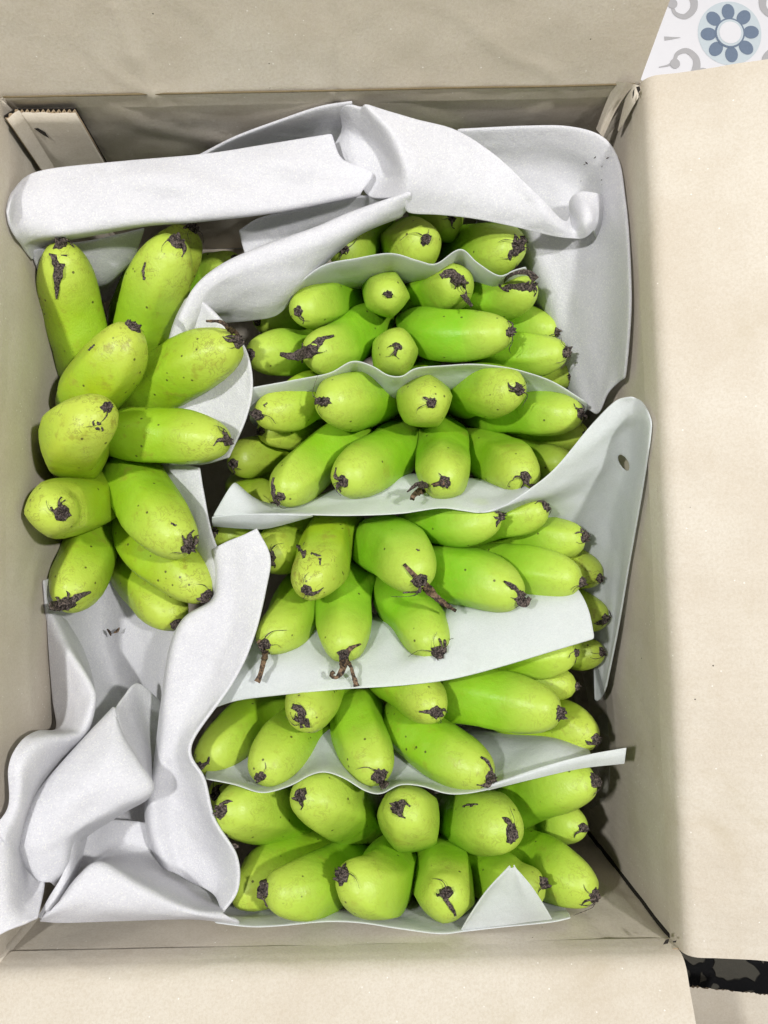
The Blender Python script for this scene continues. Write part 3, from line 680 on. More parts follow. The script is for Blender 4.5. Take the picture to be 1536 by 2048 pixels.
# ------------------------------------------------------------------ foam
def sheet(name, rails, mat_, parent=None, thick=0.0018, nu=56, nv=9, seed=0.0, wob=0.0008, hole=None, m=0.003, ragged=0.0):
    R_ = [curve([PI(x, y, z, m) for x, y, z in r], nu) for r in rails]
    n = nv * (len(R_) - 1) + 1
    cols = [curve([R_[j][i] for j in range(len(R_))], n) for i in range(nu)]
    V = []
    for j in range(n):
        for i in range(nu):
            p = cols[i][j].copy()
            d = (CAM - p).normalized()
            p += d * (wob * (noise.noise(p * 38 + Vector((seed, 0, 0))) + 0.5 * noise.noise(p * 110 + Vector((0, seed, 0)))))
            p += d * (wob * 0.9 * (abs(noise.noise(p * 60 + Vector((3, seed, 1)))) - 0.25) + wob * 0.5 * (abs(noise.noise(p * 150 + Vector((1, 7, seed)))) - 0.25))
            if ragged and (j in (0, n - 1)): p += Vector((random.uniform(-1, 1), random.uniform(-1, 1), 0)) * ragged
            V.append(p)
    Fs = [(j * nu + i, j * nu + i + 1, (j + 1) * nu + i + 1, (j + 1) * nu + i) for j in range(n - 1) for i in range(nu - 1)]
    if hole:
        h, ra, rb, rot = hole
        ax = (P(h[0] + 10, h[1], h[2]) - P(h[0], h[1], h[2])).length / 10
        def uv(p):
            d = ROT.transposed() @ (p - CAM); x = 768 + F_PX * d.x / -d.z - h[0]; y = 1024 - F_PX * d.y / -d.z - h[1]
            cs, sn = math.cos(rot), math.sin(rot); return ((x * cs + y * sn) / ra, (-x * sn + y * cs) / rb)
        ins = set(i for i, p in enumerate(V) if (lambda q: q[0] ** 2 + q[1] ** 2 < 1)(uv(p)))
        rim_ = set(i for f in Fs if any(k in ins for k in f) for i in f if i not in ins)
        Fs = [f for f in Fs if not any(i in ins for i in f)]
        if rim_:
            ctr = sum((V[i] for i in rim_), Vector((0, 0, 0))) / len(rim_)
            for i in rim_:
                q = uv(V[i]); V[i] = ctr + (V[i] - ctr) / max(1.0, math.hypot(*q))
    o = mesh(name, V, Fs, mat_, parent)
    md = o.modifiers.new('thick', 'SOLIDIFY'); md.thickness = thick; md.offset = 0
    md = o.modifiers.new('round', 'SUBSURF'); md.levels = 1; md.render_levels = 1
    return o

def deepen(r, z=3.0, f=0.93):
    mz = [sum(p[2] for p in q) / len(q) for q in (r[0], r[-1])]
    src = r[0] if mz[0] < mz[1] else r[-1]
    new = [(710 + (x - 710) * f, 1065 + (y - 1065) * f, z) for x, y, _ in src]
    return [new] + list(r) if mz[0] < mz[1] else list(r) + [new]

# -- folded strip along the top left
t1 = sheet('folded_foam_strip', [
  [(14, 425, 18.3), (22, 388, 18.0), (48, 356, 17.7), (95, 339, 17.4), (200, 327, 17.2), (400, 309, 17.2), (540, 288, 17.4), (664, 267, 17.6)],
  [(18, 450, 18.8), (34, 420, 18.4), (62, 392, 18.0), (110, 378, 17.6), (200, 368, 17.4), (320, 356, 17.7), (440, 346, 17.3), (560, 328, 17.7), (686, 318, 17.4)],
  [(30, 475, 18.6), (48, 458, 18.2), (75, 445, 17.9), (120, 432, 17.5), (200, 418, 17.5), (320, 405, 17.3), (440, 394, 17.6), (570, 378, 17.3), (745, 345, 17.3)],
  [(40, 488, 17.9), (56, 478, 17.6), (88, 469, 17.4), (169, 459, 17.3), (288, 441, 17.2), (400, 434, 17.3), (560, 416, 17.2), (724, 384, 17)],
  [(48, 500, 16.8), (60, 486, 16.7), (90, 477, 16.6), (169, 467, 16.5), (288, 448, 16.5), (400, 440, 16.6), (560, 421, 16.5), (722, 388, 16.5)],
  [(64, 520, 15.4), (76, 498, 15.4), (105, 484, 15.3), (180, 470, 15.3), (290, 450, 15.3), (400, 441, 15.4), (560, 421, 15.5), (715, 390, 15.8)]], M_FOAM, seed=1.0, thick=0.002)
tag(t1, 'flat folded strip of white foam across the top left of the box', 'foam')
t1b = sheet('hanging_foam_edge', [
  [(62, 500, 15), (110, 490, 14.6), (180, 480, 14.2), (290, 455, 14)],
  [(72, 530, 13.5), (130, 535, 12.8), (200, 560, 12), (270, 510, 12)],
  [(85, 560, 10.5), (140, 575, 10), (205, 575, 10), (260, 530, 10)],
  [(95, 590, 3), (150, 600, 3), (215, 600, 3), (270, 560, 3)]], M_FOAM, seed=2.0, parent=None)
tag(t1b, 'shaded foam edge hanging down between the two tallest bananas at left', 'foam')

# -- large draped sheet: back, rolled fold, sweep and divider
drape = empty('draped_foam_sheet', P(760, 420, 0.12)); tag(drape, 'large white foam sheet draped from the top wall and sweeping down the middle', 'foam')
sheet('back_fold', [
  [(392, 345, 13), (520, 330, 13), (620, 310, 13), (700, 330, 14)],
  [(392, 318, 14.5), (500, 295, 14.6), (610, 262, 15), (692, 270, 15.8)],
  [(396, 313, 15.2), (470, 274, 16.8), (560, 240, 17.8), (640, 213, 18.6), (706, 202, 19.2)]], M_FOAM, drape, seed=3.0)
sheet('rolled_fold', [
  [(680, 222, 17.6), (684, 262, 16.6), (668, 300, 16.2), (690, 345, 16.2)],
  [(692, 208, 18.8), (700, 260, 17.2), (705, 310, 16.9), (715, 362, 16.6)],
  [(722, 214, 19.0), (752, 280, 17.5), (775, 335, 17.2), (742, 395, 16.4)],
  [(730, 208, 19.4), (778, 270, 19.0), (808, 340, 18.8), (806, 398, 18.0)],
  [(752, 215, 19.2), (812, 290, 19.0), (832, 360, 18.6), (816, 425, 17.4)],
  [(830, 238, 18.8), (880, 310, 18.4), (890, 380, 17.8), (880, 430, 16.9)],
  [(915, 262, 18.3), (950, 330, 18.0), (960, 395, 17.4), (950, 438, 16.6)],
  [(1000, 318, 17.9), (1020, 370, 17.5), (1030, 418, 17), (1030, 454, 16.3)],
  [(1072, 388, 17.5), (1088, 420, 17.2), (1098, 445, 16.8), (1105, 471, 16)],
  [(1126, 442, 16.4), (1136, 456, 16.1), (1146, 466, 16.0), (1154, 477, 15.8)],
  [(1139, 424, 15.5), (1148, 446, 15.9), (1161, 462, 16.3), (1171, 473, 15.9)],
  [(1141, 400, 15.7), (1157, 425, 16.6), (1171, 448, 16.9), (1180, 466, 16.0)],
  [(1158, 385, 16.2), (1174, 413, 16.9), (1182, 438, 16.9), (1185, 460, 15.9)],
  [(1188, 386, 16.2), (1196, 414, 16.2), (1195, 444, 16.0), (1189, 470, 15.2)],
  [(1216, 394, 15.6), (1214, 420, 15.4), (1208, 455, 14.9), (1194, 486, 14.4)]], M_FOAM, drape, seed=4.0, nu=40)
sheet('inner_fold', [
  [(806, 395, 17.2), (720, 392, 16.0), (600, 418, 15.2), (520, 436, 14.8), (478, 462, 14.4)],
  [(806, 402, 16.8), (720, 412, 15.2), (600, 438, 14.4), (520, 462, 13.8), (482, 482, 13.5)],
  [(812, 404, 16.6), (712, 428, 14.8), (620, 452, 14), (540, 482, 13.4), (490, 512, 13)],
  [(816, 410, 16.4), (700, 450, 14), (620, 480, 13), (550, 515, 12.5), (495, 545, 12)]], M_FOAM, drape, seed=6.0)
sheet('sweep', [
  [(818, 388, 17.6), (700, 432, 15.6), (632, 462, 15.4), (536, 497, 15.2), (450, 535, 15.2), (398, 582, 15.2), (368, 640, 14.8)],
  [(822, 385, 18.4), (700, 428, 17.2), (632, 457, 17.0), (536, 491, 16.8), (450, 528, 16.8), (392, 574, 16.6), (356, 640, 16)],
  [(824, 398, 18.0), (712, 445, 17.3), (620, 484, 17.1), (530, 518, 16.9), (450, 552, 16.8), (402, 588, 16.5), (366, 650, 16)],
  [(820, 412, 17.4), (718, 458, 16.9), (612, 512, 16.6), (528, 547, 16.4), (452, 574, 16.2), (412, 604, 16), (378, 665, 15.4)],
  [(806, 428, 16.8), (712, 468, 16.2), (637, 528, 15.6), (592, 572, 15.2), (540, 606, 14.6), (470, 622, 14.2), (408, 628, 14)],
  [(806, 430, 15.6), (716, 470, 14.8), (640, 535, 14.2), (596, 580, 13.6), (556, 628, 13.2), (500, 640, 13), (440, 645, 12.8)]], M_FOAM, drape, seed=7.0)
sheet('divider', [
  [(385, 620, 3), (365, 660, 3), (350, 710, 3), (345, 770, 3), (350, 850, 3), (355, 930, 3)],
  [(372, 600, 14.8), (352, 640, 14.2), (338, 690, 13.2), (330, 760, 12), (335, 850, 12), (340, 930, 12)],
  [(392, 588, 16), (366, 640, 15.6), (350, 700, 14.6), (352, 770, 13.4), (360, 850, 13), (355, 930, 12.6)],
  [(402, 600, 16.2), (408, 650, 15.4), (420, 710, 14.4), (430, 790, 13.8), (420, 870, 13.3), (405, 930, 13)],
  [(410, 608, 16.2), (448, 650, 15.8), (480, 700, 15.2), (492, 765, 14.8), (480, 845, 14.4), (448, 918, 14)],
  [(412, 608, 15.8), (452, 648, 15.6), (490, 692, 15.4), (505, 760, 15.2), (496, 825, 14.8), (458, 916, 14.2)]], M_FOAM, drape, seed=8.0)

# -- corner liner
t4 = sheet('corner_foam_liner', deepen([
  [(912, 258, 17.4), (1050, 251, 17.4), (1140, 252, 17.5), (1205, 272, 17.5), (1238, 318, 17.3), (1250, 390, 17.2), (1258, 480, 17), (1262, 600, 16.5), (1257, 690, 16), (1250, 757, 15.5)],
  [(922, 285, 16.4), (1050, 285, 16.4), (1130, 292, 16.4), (1185, 318, 16.3), (1212, 360, 16.3), (1224, 430, 16.4), (1236, 520, 16.2), (1242, 630, 15.6), (1240, 710, 15.2), (1234, 768, 15)],
  [(930, 320, 15.2), (1050, 330, 15.0), (1120, 345, 14.8), (1160, 375, 14.6), (1180, 410, 14.8), (1195, 470, 15.0), (1208, 560, 14.8), (1215, 650, 14.4), (1218, 730, 14.2), (1214, 790, 14.2)],
  [(950, 380, 13.5), (1040, 410, 13.4), (1090, 440, 13.2), (1110, 480, 13.4), (1125, 520, 13.4), (1135, 560, 13.3), (1155, 640, 13), (1172, 720, 12.8), (1185, 790, 12.9), (1196, 828, 13.2)],
  [(960, 420, 12), (1030, 450, 11.8), (1050, 480, 11.8), (1055, 510, 11.8), (1070, 560, 11.4), (1090, 620, 11.2), (1112, 690, 11), (1132, 750, 11), (1152, 800, 11.4), (1172, 818, 12)]], 4.0, 0.95), M_FOAM, seed=9.0, thick=0.002)
for (x, y, l, a) in ((1190, 315, 7, 0.8), (1173, 326, 9, -0.7), (1169, 329, 5, 0.3), (1215, 316, 8, 0.5), (1204, 333, 5, 1.0), (1203, 360, 5, 0.7), (1202, 370, 6, 0.3), (1162, 362, 4, 0.0), (1198, 378, 4, 0.4)):
    bv = BVHTree.FromPolygons([v.co for v in t4.data.vertices], [tuple(p.vertices) for p in t4.data.polygons])
    def on(px, py):
        h = bv.ray_cast(CAM, ray(px, py).normalized())[0]
        return (h if h is not None else PI(px, py, 16)) + (CAM - PI(px, py, 16)).normalized() * 0.0016
    dx, dy = math.cos(a) * l / 2, -math.sin(a) * l / 2
    mesh('dirt_speck', [on(x - dx, y - dy), on(x + dy * 0.35, y - dx * 0.35), on(x + dx, y + dy), on(x - dy * 0.35, y + dx * 0.35)], [(0, 1, 2, 3)], M_DRY, t4, False)
tag(t4, 'white foam liner rounding the top right corner down the right wall', 'foam')

# -- crumpled sheet, lower left
cr_ = empty('crumpled_foam_sheet', P(250, 1550, 0.09)); tag(cr_, 'crumpled white foam sheet heaped in the lower left corner', 'foam')
sheet('upper_strip', [
  [(318, 925, 11.5), (335, 1000, 11.5), (370, 1080, 11.5), (395, 1140, 12), (418, 1200, 12.5)],
  [(372, 930, 12.8), (385, 1000, 13.2), (405, 1080, 13.8), (425, 1150, 14.2), (440, 1215, 14.4)],
  [(400, 935, 13.2), (408, 985, 13.6), (424, 1065, 14.4), (450, 1130, 14.8), (475, 1200, 14.9)]], M_FOAM, cr_, seed=10.0)
sheet('front_band', [
  [(424, 1098, 14.2), (430, 1150, 13.8), (424, 1200, 13.8), (368, 1238, 14.2), (340, 1300, 14.2), (322, 1420, 14.2), (310, 1520, 14.4), (292, 1600, 14.4), (298, 1680, 14.4), (325, 1735, 14.4)],
  [(432, 1094, 14.8), (438, 1150, 14.8), (432, 1200, 15.0), (380, 1238, 15.4), (352, 1300, 15.5), (334, 1420, 15.6), (322, 1520, 15.8), (304, 1600, 15.8), (312, 1680, 15.6), (340, 1742, 15.4)],
  [(455, 1082, 15), (470, 1150, 15), (462, 1220, 15.2), (430, 1290, 15.3), (396, 1380, 15.4), (356, 1480, 15.9), (348, 1580, 15.3), (352, 1680, 15.1), (378, 1762, 15.2)],
  [(485, 1070, 15.2), (508, 1140, 15.3), (492, 1230, 15.6), (462, 1310, 15.8), (420, 1410, 16.1), (368, 1490, 16.4), (384, 1570, 16.0), (402, 1660, 15.6), (430, 1730, 15.6), (428, 1790, 16.2)],
  [(514, 1056, 15.2), (541, 1112, 15.4), (534, 1172, 15.7), (508, 1275, 16.2), (468, 1362, 16.5), (382, 1490, 17.0), (410, 1560, 17.0), (430, 1640, 17.0), (474, 1712, 17.2), (476, 1780, 17.4), (444, 1828, 17.8)]], M_FOAM, cr_, seed=11.0, nu=90, thick=0.002)
sheet('hollow', [
  [(85, 1160, 11.5), (200, 1130, 8.5), (350, 1180, 10.5)],
  [(98, 1260, 12), (205, 1270, 8.5), (350, 1280, 11.5)],
  [(140, 1330, 12), (235, 1370, 9), (335, 1400, 12)],
  [(165, 1460, 13), (250, 1430, 10.5), (325, 1470, 13)],
  [(140, 1560, 13), (240, 1560, 10.5), (318, 1560, 13)],
  [(170, 1680, 13.5), (250, 1660, 12), (312, 1680, 13.8)],
  [(190, 1760, 14), (270, 1740, 13), (330, 1745, 14.2)]], M_FOAM, cr_, seed=12.0)
sheet('left_strip', [
  [(94, 1222, 12.6), (98, 1300, 12.6), (106, 1400, 13.2), (112, 1458, 14.4), (72, 1464, 17.4), (38, 1487, 19.2), (17, 1533, 20.0), (18, 1610, 20.2), (-14, 1656, 20.9)],
  [(104, 1228, 13.6), (132, 1295, 14.2), (172, 1361, 15.2), (184, 1402, 15.8), (160, 1464, 16.6), (88, 1482, 18.8), (46, 1532, 20.0), (38, 1612, 20.2), (4, 1680, 21)],
  [(118, 1232, 12.8), (150, 1298, 13.0), (178, 1368, 13.8), (186, 1412, 14.4), (166, 1480, 15.4), (108, 1512, 17.6), (70, 1560, 18.8), (52, 1630, 19.0), (26, 1710, 20)],
  [(130, 1240, 11.5), (165, 1300, 11.5), (186, 1370, 12.2), (182, 1440, 12.6), (165, 1500, 14), (120, 1535, 16), (82, 1590, 16.8), (55, 1670, 17.2), (42, 1740, 18)]], M_FOAM, cr_, seed=13.0, nu=80, thick=0.002)
sheet('outer_corner', [
  [(-22, 1655, 21), (-28, 1760, 21.4), (-24, 1895, 21.2)],
  [(14, 1660, 20.4), (18, 1760, 20.8), (0, 1870, 21.4)],
  [(48, 1690, 18.4), (55, 1765, 18.8), (48, 1848, 21)],
  [(82, 1700, 18.2), (90, 1765, 18.6), (76, 1836, 20.4)]], M_FOAM, cr_, seed=14.0, thick=0.002)
sheet('pointed_fold', [
  [(222, 1425, 14.6), (168, 1488, 15.2), (88, 1582, 16.6), (56, 1640, 17.4), (38, 1690, 17.6), (50, 1728, 17.6), (84, 1766, 18)],
  [(230, 1414, 16), (172, 1478, 17), (90, 1572, 18.3), (59, 1627, 19), (40, 1686, 19.2), (48, 1722, 19), (82, 1762, 19)],
  [(232, 1425, 16.6), (205, 1500, 18), (140, 1590, 19.2), (105, 1640, 19.5), (75, 1690, 19.6), (72, 1722, 19.4), (90, 1764, 19.1)],
  [(230, 1434, 16.8), (232, 1510, 18.2), (215, 1570, 18.7), (170, 1630, 19.0), (115, 1685, 19.4), (105, 1730, 19.2), (98, 1764, 19)],
  [(230, 1436, 16.6), (244, 1474, 17.3), (273, 1525, 17.8), (298, 1577, 18), (234, 1615, 18.4), (148, 1670, 18.8), (130, 1732, 18.8), (102, 1766, 18.7)],
  [(234, 1440, 15.6), (250, 1480, 16.2), (280, 1532, 16.6), (300, 1588, 16.6), (240, 1628, 17), (158, 1685, 17.2), (138, 1740, 17.4), (108, 1772, 17.8)]], M_FOAM, cr_, seed=15.0, nu=70, thick=0.002)
sheet('shaded_fold', [
  [(228, 1420, 16.2), (244, 1472, 16.9), (273, 1523, 17.3), (300, 1576, 17.4)],
  [(246, 1394, 15.0), (265, 1450, 15.2), (288, 1510, 15.4), (306, 1568, 15.6)],
  [(275, 1366, 13.6), (290, 1440, 13.4), (305, 1500, 13.6), (315, 1560, 14)],
  [(318, 1400, 12.2), (326, 1450, 12.4), (326, 1500, 12.8), (322, 1560, 13.4)]], M_FOAM, cr_, seed=16.0, nu=36)
sheet('lower_roll', [
  [(78, 1840, 19.4), (130, 1844, 19.2), (250, 1840, 18.6), (390, 1836, 17.9), (482, 1848, 17.4)],
  [(92, 1828, 20.2), (160, 1805, 20.2), (250, 1812, 19.8), (365, 1828, 18.9), (474, 1840, 17.9)],
  [(118, 1810, 20.0), (157, 1760, 20.0), (200, 1734, 19.8), (273, 1772, 19.7), (352, 1811, 19.2), (398, 1826, 18.9), (446, 1828, 18.2)],
  [(122, 1800, 18.8), (162, 1750, 18.6), (206, 1726, 18.3), (284, 1760, 18.2), (360, 1800, 18.2), (402, 1816, 18), (446, 1822, 17.6)],
  [(130, 1780, 17), (172, 1738, 16.6), (216, 1716, 16), (292, 1735, 15.6), (362, 1775, 15.6), (402, 1798, 15.8), (440, 1806, 16)],
  [(142, 1720, 16.2), (180, 1690, 15.8), (230, 1690, 14.4), (300, 1705, 14), (350, 1735, 14), (400, 1765, 14.5), (436, 1785, 15)],
  [(155, 1660, 16), (200, 1640, 15.4), (250, 1640, 13.8), (305, 1650, 13.6), (345, 1690, 13.8), (390, 1730, 14.2), (430, 1760, 14.5)]], M_FOAM, cr_, seed=17.0, nu=70, thick=0.002)
sheet('side_fold', [
  [(76, 1836, 19.6), (98, 1796, 19.2), (126, 1745, 18.8), (146, 1684, 18.4), (152, 1650, 17.8)],
  [(86, 1838, 19.8), (110, 1800, 19.3), (138, 1750, 18.6), (154, 1690, 17.8), (164, 1650, 17)],
  [(96, 1838, 19.0), (120, 1806, 18.2), (150, 1756, 17.2), (166, 1700, 16.4), (176, 1656, 15.8)]], M_FOAM, cr_, seed=18.0, nu=36)

# -- thin sheets between the hands
def thin(name, label, parts):
    parts = [deepen(parts[0])] + list(parts[1:])
    if len(parts) == 1:
        o = sheet(name, parts[0], M_THIN, None, thick=0.0009, nu=90, seed=len(label), wob=0.0006)
    else:
        o = empty(name, PI(*parts[0][-1][len(parts[0][-1]) // 2]))
        for i, r in enumerate(parts):
            sheet('sheet_fold', r, M_THIN, o, thick=0.0009, nu=90, seed=len(label) + i, wob=0.0006)
    tag(o, label, 'foam sheet', 'thin foam sheets between the hands'); return o
thin('thin_foam_sheet', 'thin wavy white sheet below the topmost bananas', [[
  [(586, 576, 15.3), (644, 531, 15.8), (712, 516, 16), (782, 506, 16), (835, 520, 15.6), (872, 527, 15.5), (920, 498, 16), (955, 525, 15.5), (998, 551, 15.2), (1028, 540, 15.1), (1052, 533, 15)],
  [(588, 580, 14.6), (650, 546, 14.8), (712, 536, 14.6), (780, 526, 14.4), (835, 540, 14.2), (875, 542, 14.2), (922, 515, 14.4), (955, 540, 14.2), (998, 562, 13.8), (1056, 548, 13.8)],
  [(600, 598, 11), (700, 570, 11), (790, 560, 11), (870, 570, 11), (930, 560, 11), (1000, 590, 11), (1056, 590, 11)]]])
thin('thin_foam_sheet', 'thin white sheet dipping under the second hand of bananas from the top', [[
  [(500, 775, 15), (600, 757, 15.3), (660, 745, 15.5), (705, 722, 16), (745, 732, 16.2), (775, 750, 16.2), (805, 752, 16.2), (832, 736, 16.1), (890, 731, 15.8), (950, 728, 15.5), (1010, 734, 15.2), (1055, 745, 15), (1110, 765, 14.6), (1176, 806, 14.2)],
  [(498, 800, 14), (600, 778, 14), (660, 764, 14), (705, 738, 14.4), (745, 746, 14.4), (790, 766, 14.4), (832, 752, 14.4), (890, 742, 14.3), (950, 740, 14.2), (1055, 756, 13.8), (1110, 780, 13.6), (1174, 818, 13.4)],
  [(500, 840, 11), (600, 815, 11), (700, 780, 11), (790, 800, 11), (850, 790, 11), (950, 780, 11), (1060, 800, 11), (1165, 830, 11.5)]]])
w_ = thin('thin_foam_sheet', 'white sheet rising to a tall corner with a small hole against the right wall', [
  [[(480, 985, 12), (535, 1005, 12), (600, 1005, 12), (700, 970, 12), (800, 950, 12), (900, 955, 12), (980, 960, 12.4), (1040, 955, 13)],
   [(466, 966, 14.6), (526, 1019, 14.6), (620, 1018, 14.6), (720, 1004, 14.6), (820, 996, 14.6), (910, 992, 14.8), (990, 996, 15.2), (1050, 972, 15.6)],
   [(424, 1034, 14.6), (475, 1030, 15.2), (545, 1028, 15.8), (615, 1030, 16), (700, 1032, 16.2), (800, 1028, 16.2), (880, 1017, 16.2), (925, 1022, 16.3), (965, 1026, 16.4), (1010, 1012, 16.4), (1062, 978, 16.5)]],
  [[(424, 1034, 14.8), (475, 1028, 15.3), (545, 1028, 15.8), (622, 1030, 16)],
   [(424, 1044, 14.2), (480, 1044, 14.8), (540, 1044, 15.2), (624, 1031, 15.8)],
   [(426, 1052, 13.4), (488, 1057, 14), (538, 1056, 14.4), (626, 1032, 15.6)]]])
sheet('raised_corner', [
  [(955, 1024, 16.3), (1000, 1014, 16.3), (1060, 977, 16.6), (1112, 934, 16.9), (1180, 852, 17.4), (1230, 802, 18), (1262, 793, 18.6)],
  [(968, 1026, 16.4), (1020, 1008, 16.3), (1085, 976, 16.3), (1140, 930, 16.6), (1200, 872, 17.2), (1248, 820, 18), (1284, 802, 18.6)],
  [(990, 1022, 16.0), (1040, 1003, 15.9), (1105, 985, 15.6), (1152, 955, 15.7), (1205, 905, 16.2), (1254, 855, 17.2), (1300, 832, 18.5)],
  [(1020, 1030, 13.6), (1070, 1012, 13.6), (1118, 1005, 13.8), (1170, 985, 14), (1218, 955, 14.8), (1262, 905, 16.2), (1302, 866, 18)],
  [(1070, 1065, 11.8), (1115, 1055, 11.8), (1155, 1060, 12), (1192, 1052, 12.8), (1227, 1030, 13.8), (1257, 1000, 15), (1285, 980, 16.6)],
  [(1130, 1150, 11), (1152, 1155, 11.2), (1182, 1160, 11.6), (1207, 1155, 12.3), (1226, 1150, 13.2), (1242, 1145, 14), (1259, 1125, 15.4)],
  [(1180, 1260, 11), (1190, 1265, 11.2), (1200, 1268, 11.6), (1212, 1268, 12), (1222, 1268, 12.6), (1229, 1266, 13), (1236, 1258, 13.8)],
  [(1190, 1400, 10.5), (1194, 1402, 10.6), (1198, 1400, 10.8), (1202, 1396, 11), (1205, 1392, 11.2), (1208, 1386, 11.6), (1212, 1375, 12)]], M_THIN, w_, thick=0.0011, nu=90, nv=12, seed=31.0, hole=((1248, 925, .16), 18, 8, 1.0))
thin('thin_foam_sheet', 'broad white strip lying under the long blossom tails, cut end at right', [[
  [(495, 1290, 11.5), (560, 1260, 11.5), (650, 1245, 11.5), (740, 1240, 11.5), (850, 1225, 11.5), (950, 1195, 12), (1050, 1175, 12.5), (1140, 1165, 13)],
  [(470, 1330, 14), (530, 1308, 14.4), (600, 1292, 14.4), (680, 1312, 14.6), (740, 1290, 14.4), (785, 1270, 14.2), (840, 1300, 14.4), (900, 1232, 14.8), (1000, 1212, 15.2), (1090, 1192, 15.3), (1158, 1180, 15.3)],
  [(445, 1370, 15.2), (520, 1346, 15.6), (600, 1338, 15.7), (700, 1336, 15.8), (800, 1325, 16), (900, 1295, 16.2), (1000, 1265, 16.3), (1100, 1238, 16.3), (1178, 1220, 16.2)],
  [(405, 1426, 15), (470, 1403, 15.5), (560, 1391, 16), (640, 1383, 16.5), (700, 1378, 16.8), (800, 1372, 17), (900, 1360, 17), (1000, 1335, 17), (1100, 1305, 16.8), (1190, 1278, 16.6)]]])
thin('thin_foam_sheet', 'thin wavy white sheet above the bottom hand, pointed strip end at right', [
  [[(425, 1505, 11), (540, 1470, 11), (640, 1450, 11), (760, 1460, 11), (900, 1480, 11.5), (1000, 1475, 11.5), (1090, 1470, 11.8), (1170, 1488, 12.2)],
   [(412, 1545, 15), (470, 1550, 15), (525, 1562, 15), (580, 1545, 15), (650, 1512, 15), (720, 1548, 15), (765, 1562, 15), (810, 1548, 15), (900, 1562, 15.4), (985, 1540, 15), (1050, 1508, 14.8), (1110, 1490, 14.8), (1185, 1512, 15.2)],
   [(410, 1558, 16.6), (470, 1570, 17.0), (525, 1586, 17.2), (580, 1572, 17.3), (620, 1551, 17.6), (652, 1545, 17.8), (690, 1558, 17.8), (730, 1582, 17.8), (762, 1588, 17.8), (800, 1570, 17.8), (845, 1573, 17.7), (890, 1587, 17.7), (930, 1588, 17.6), (985, 1578, 17.3), (1070, 1556, 17), (1160, 1536, 16.6), (1200, 1530, 16.4)]],
  [[(975, 1580, 17.2), (1070, 1557, 17.1), (1160, 1537, 16.7), (1249, 1527, 16.5)],
   [(980, 1572, 17.5), (1080, 1542, 17.3), (1165, 1522, 17.0), (1251, 1510, 16.8)],
   [(990, 1566, 17.3), (1090, 1532, 17.2), (1172, 1510, 17.0), (1253, 1495, 16.8)]]])
thin('thin_foam_sheet', 'thin white sheet along the bottom wall with one corner folded up', [
  [[(420, 1816, 15.4), (500, 1826, 15.4), (600, 1815, 15), (750, 1820, 15), (880, 1836, 15.4), (950, 1820, 15.4), (1030, 1810, 15.4), (1130, 1815, 15.4)],
   [(425, 1832, 16.8), (500, 1838, 16.8), (560, 1836, 16.8), (650, 1826, 16.8), (720, 1830, 16.8), (800, 1842, 17), (880, 1853, 17.2), (1000, 1840, 17), (1138, 1826, 16.6)],
   [(430, 1846, 17.8), (500, 1854, 18), (560, 1852, 18.1), (650, 1844, 18.2), (720, 1846, 18.2), (800, 1858, 18.2), (880, 1868, 18.2), (930, 1863, 18.2), (1000, 1855, 18.1), (1100, 1845, 17.8), (1142, 1836, 17.6)]],
  [[(920, 1862, 17.9), (942, 1826, 18.8), (974, 1780, 19.4), (1020, 1731, 19.8)],
   [(940, 1858, 18.0), (958, 1826, 18.4), (986, 1785, 18.9), (1022, 1736, 19.7)],
   [(1010, 1850, 18.0), (1018, 1815, 18.5), (1026, 1780, 19.0), (1028, 1734, 19.8)],
   [(1060, 1843, 18.0), (1058, 1812, 18.8), (1046, 1775, 19.4), (1028, 1731, 19.8)],
   [(1105, 1838, 18.0), (1086, 1806, 18.8), (1060, 1768, 19.4), (1027, 1730, 19.8)]]])


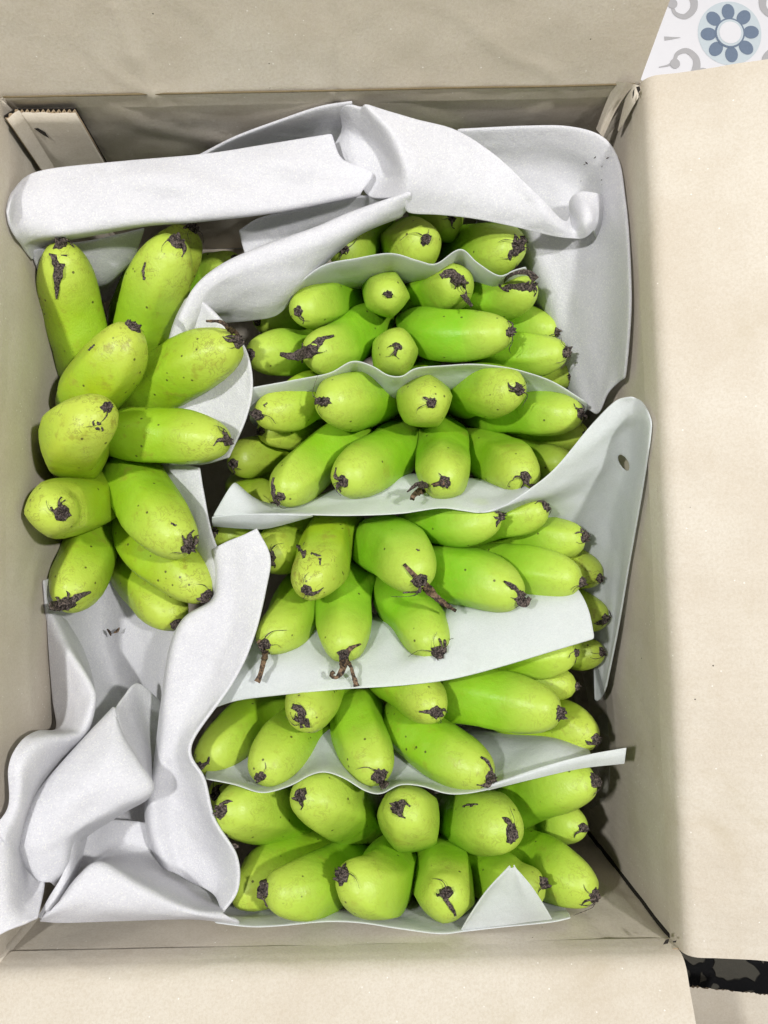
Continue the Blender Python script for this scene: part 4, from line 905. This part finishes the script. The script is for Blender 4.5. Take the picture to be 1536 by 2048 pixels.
# ------------------------------------------------------------------ small loose things
def scrap(pts, wid, label):
    c = curve([PI(x, y, z) for x, y, z in pts], 10); V = []
    for i, p in enumerate(c):
        t = (c[min(i + 1, 9)] - c[max(i - 1, 0)]).normalized(); sd = t.cross(Vector((0.2, 0.1, 1))).normalized()
        h = wid / scale_at(p.z) * 0.5 * math.sin(math.pi * (0.12 + 0.8 * i / 9))
        V += [p - sd * h, p + Vector((0, 0, 0.0006)), p + sd * h]
    Fs = [(3 * i + k, 3 * i + k + 1, 3 * i + k + 4, 3 * i + k + 3) for i in range(9) for k in range(2)]
    o = mesh('dried_scrap', V, Fs, M_TAN); md = o.modifiers.new('thick', 'SOLIDIFY'); md.thickness = 0.0005
    tag(o, label, 'plant scrap')
scrap([(214, 1258, 9.6), (219, 1264, 9.6), (222, 1272, 9.6)], 5, 'small dry brown scrap on the foam below the left bananas')
scrap([(228, 1266, 9.7), (234, 1262, 9.7), (239, 1255, 9.7)], 6, 'slightly larger dry brown scrap on the foam, pointing up right')

def mat_film():
    k = NT('clear_plastic_film')
    tr = k.N.new('ShaderNodeBsdfTransparent'); gl = k.N.new('ShaderNodeBsdfGlossy'); gl.inputs['Roughness'].default_value = 0.12; gl.inputs['Color'].default_value = (0.8, 0.85, 0.85, 1)
    mx = k.N.new('ShaderNodeMixShader'); lw = k.N.new('ShaderNodeLayerWeight'); lw.inputs[0].default_value = 0.25
    k.L.new(k.math('ADD', k.math('MULTIPLY', lw.outputs['Facing'], 0.45), 0.06, True), mx.inputs[0])
    k.L.new(tr.outputs[0], mx.inputs[1]); k.L.new(gl.outputs[0], mx.inputs[2]); k.L.new(mx.outputs[0], k.out.inputs[0]); return k.m
fl = sheet('clear_plastic_film', [
  [(1196, 1330, 11.5), (1212, 1400, 12), (1218, 1480, 12.2), (1220, 1560, 12.2), (1210, 1600, 12), (1180, 1618, 11.5)],
  [(1180, 1340, 10), (1196, 1400, 10.4), (1204, 1480, 10.6), (1204, 1550, 10.6), (1194, 1585, 10.4), (1172, 1600, 10)],
  [(1165, 1350, 8), (1178, 1410, 8.2), (1186, 1480, 8.4), (1186, 1540, 8.4), (1178, 1570, 8.2), (1162, 1585, 8)]], mat_film(), thick=0.0004, nu=40, seed=40.0)
tag(fl, 'clear plastic film edge in the dark gap at the lower right', 'plastic film')
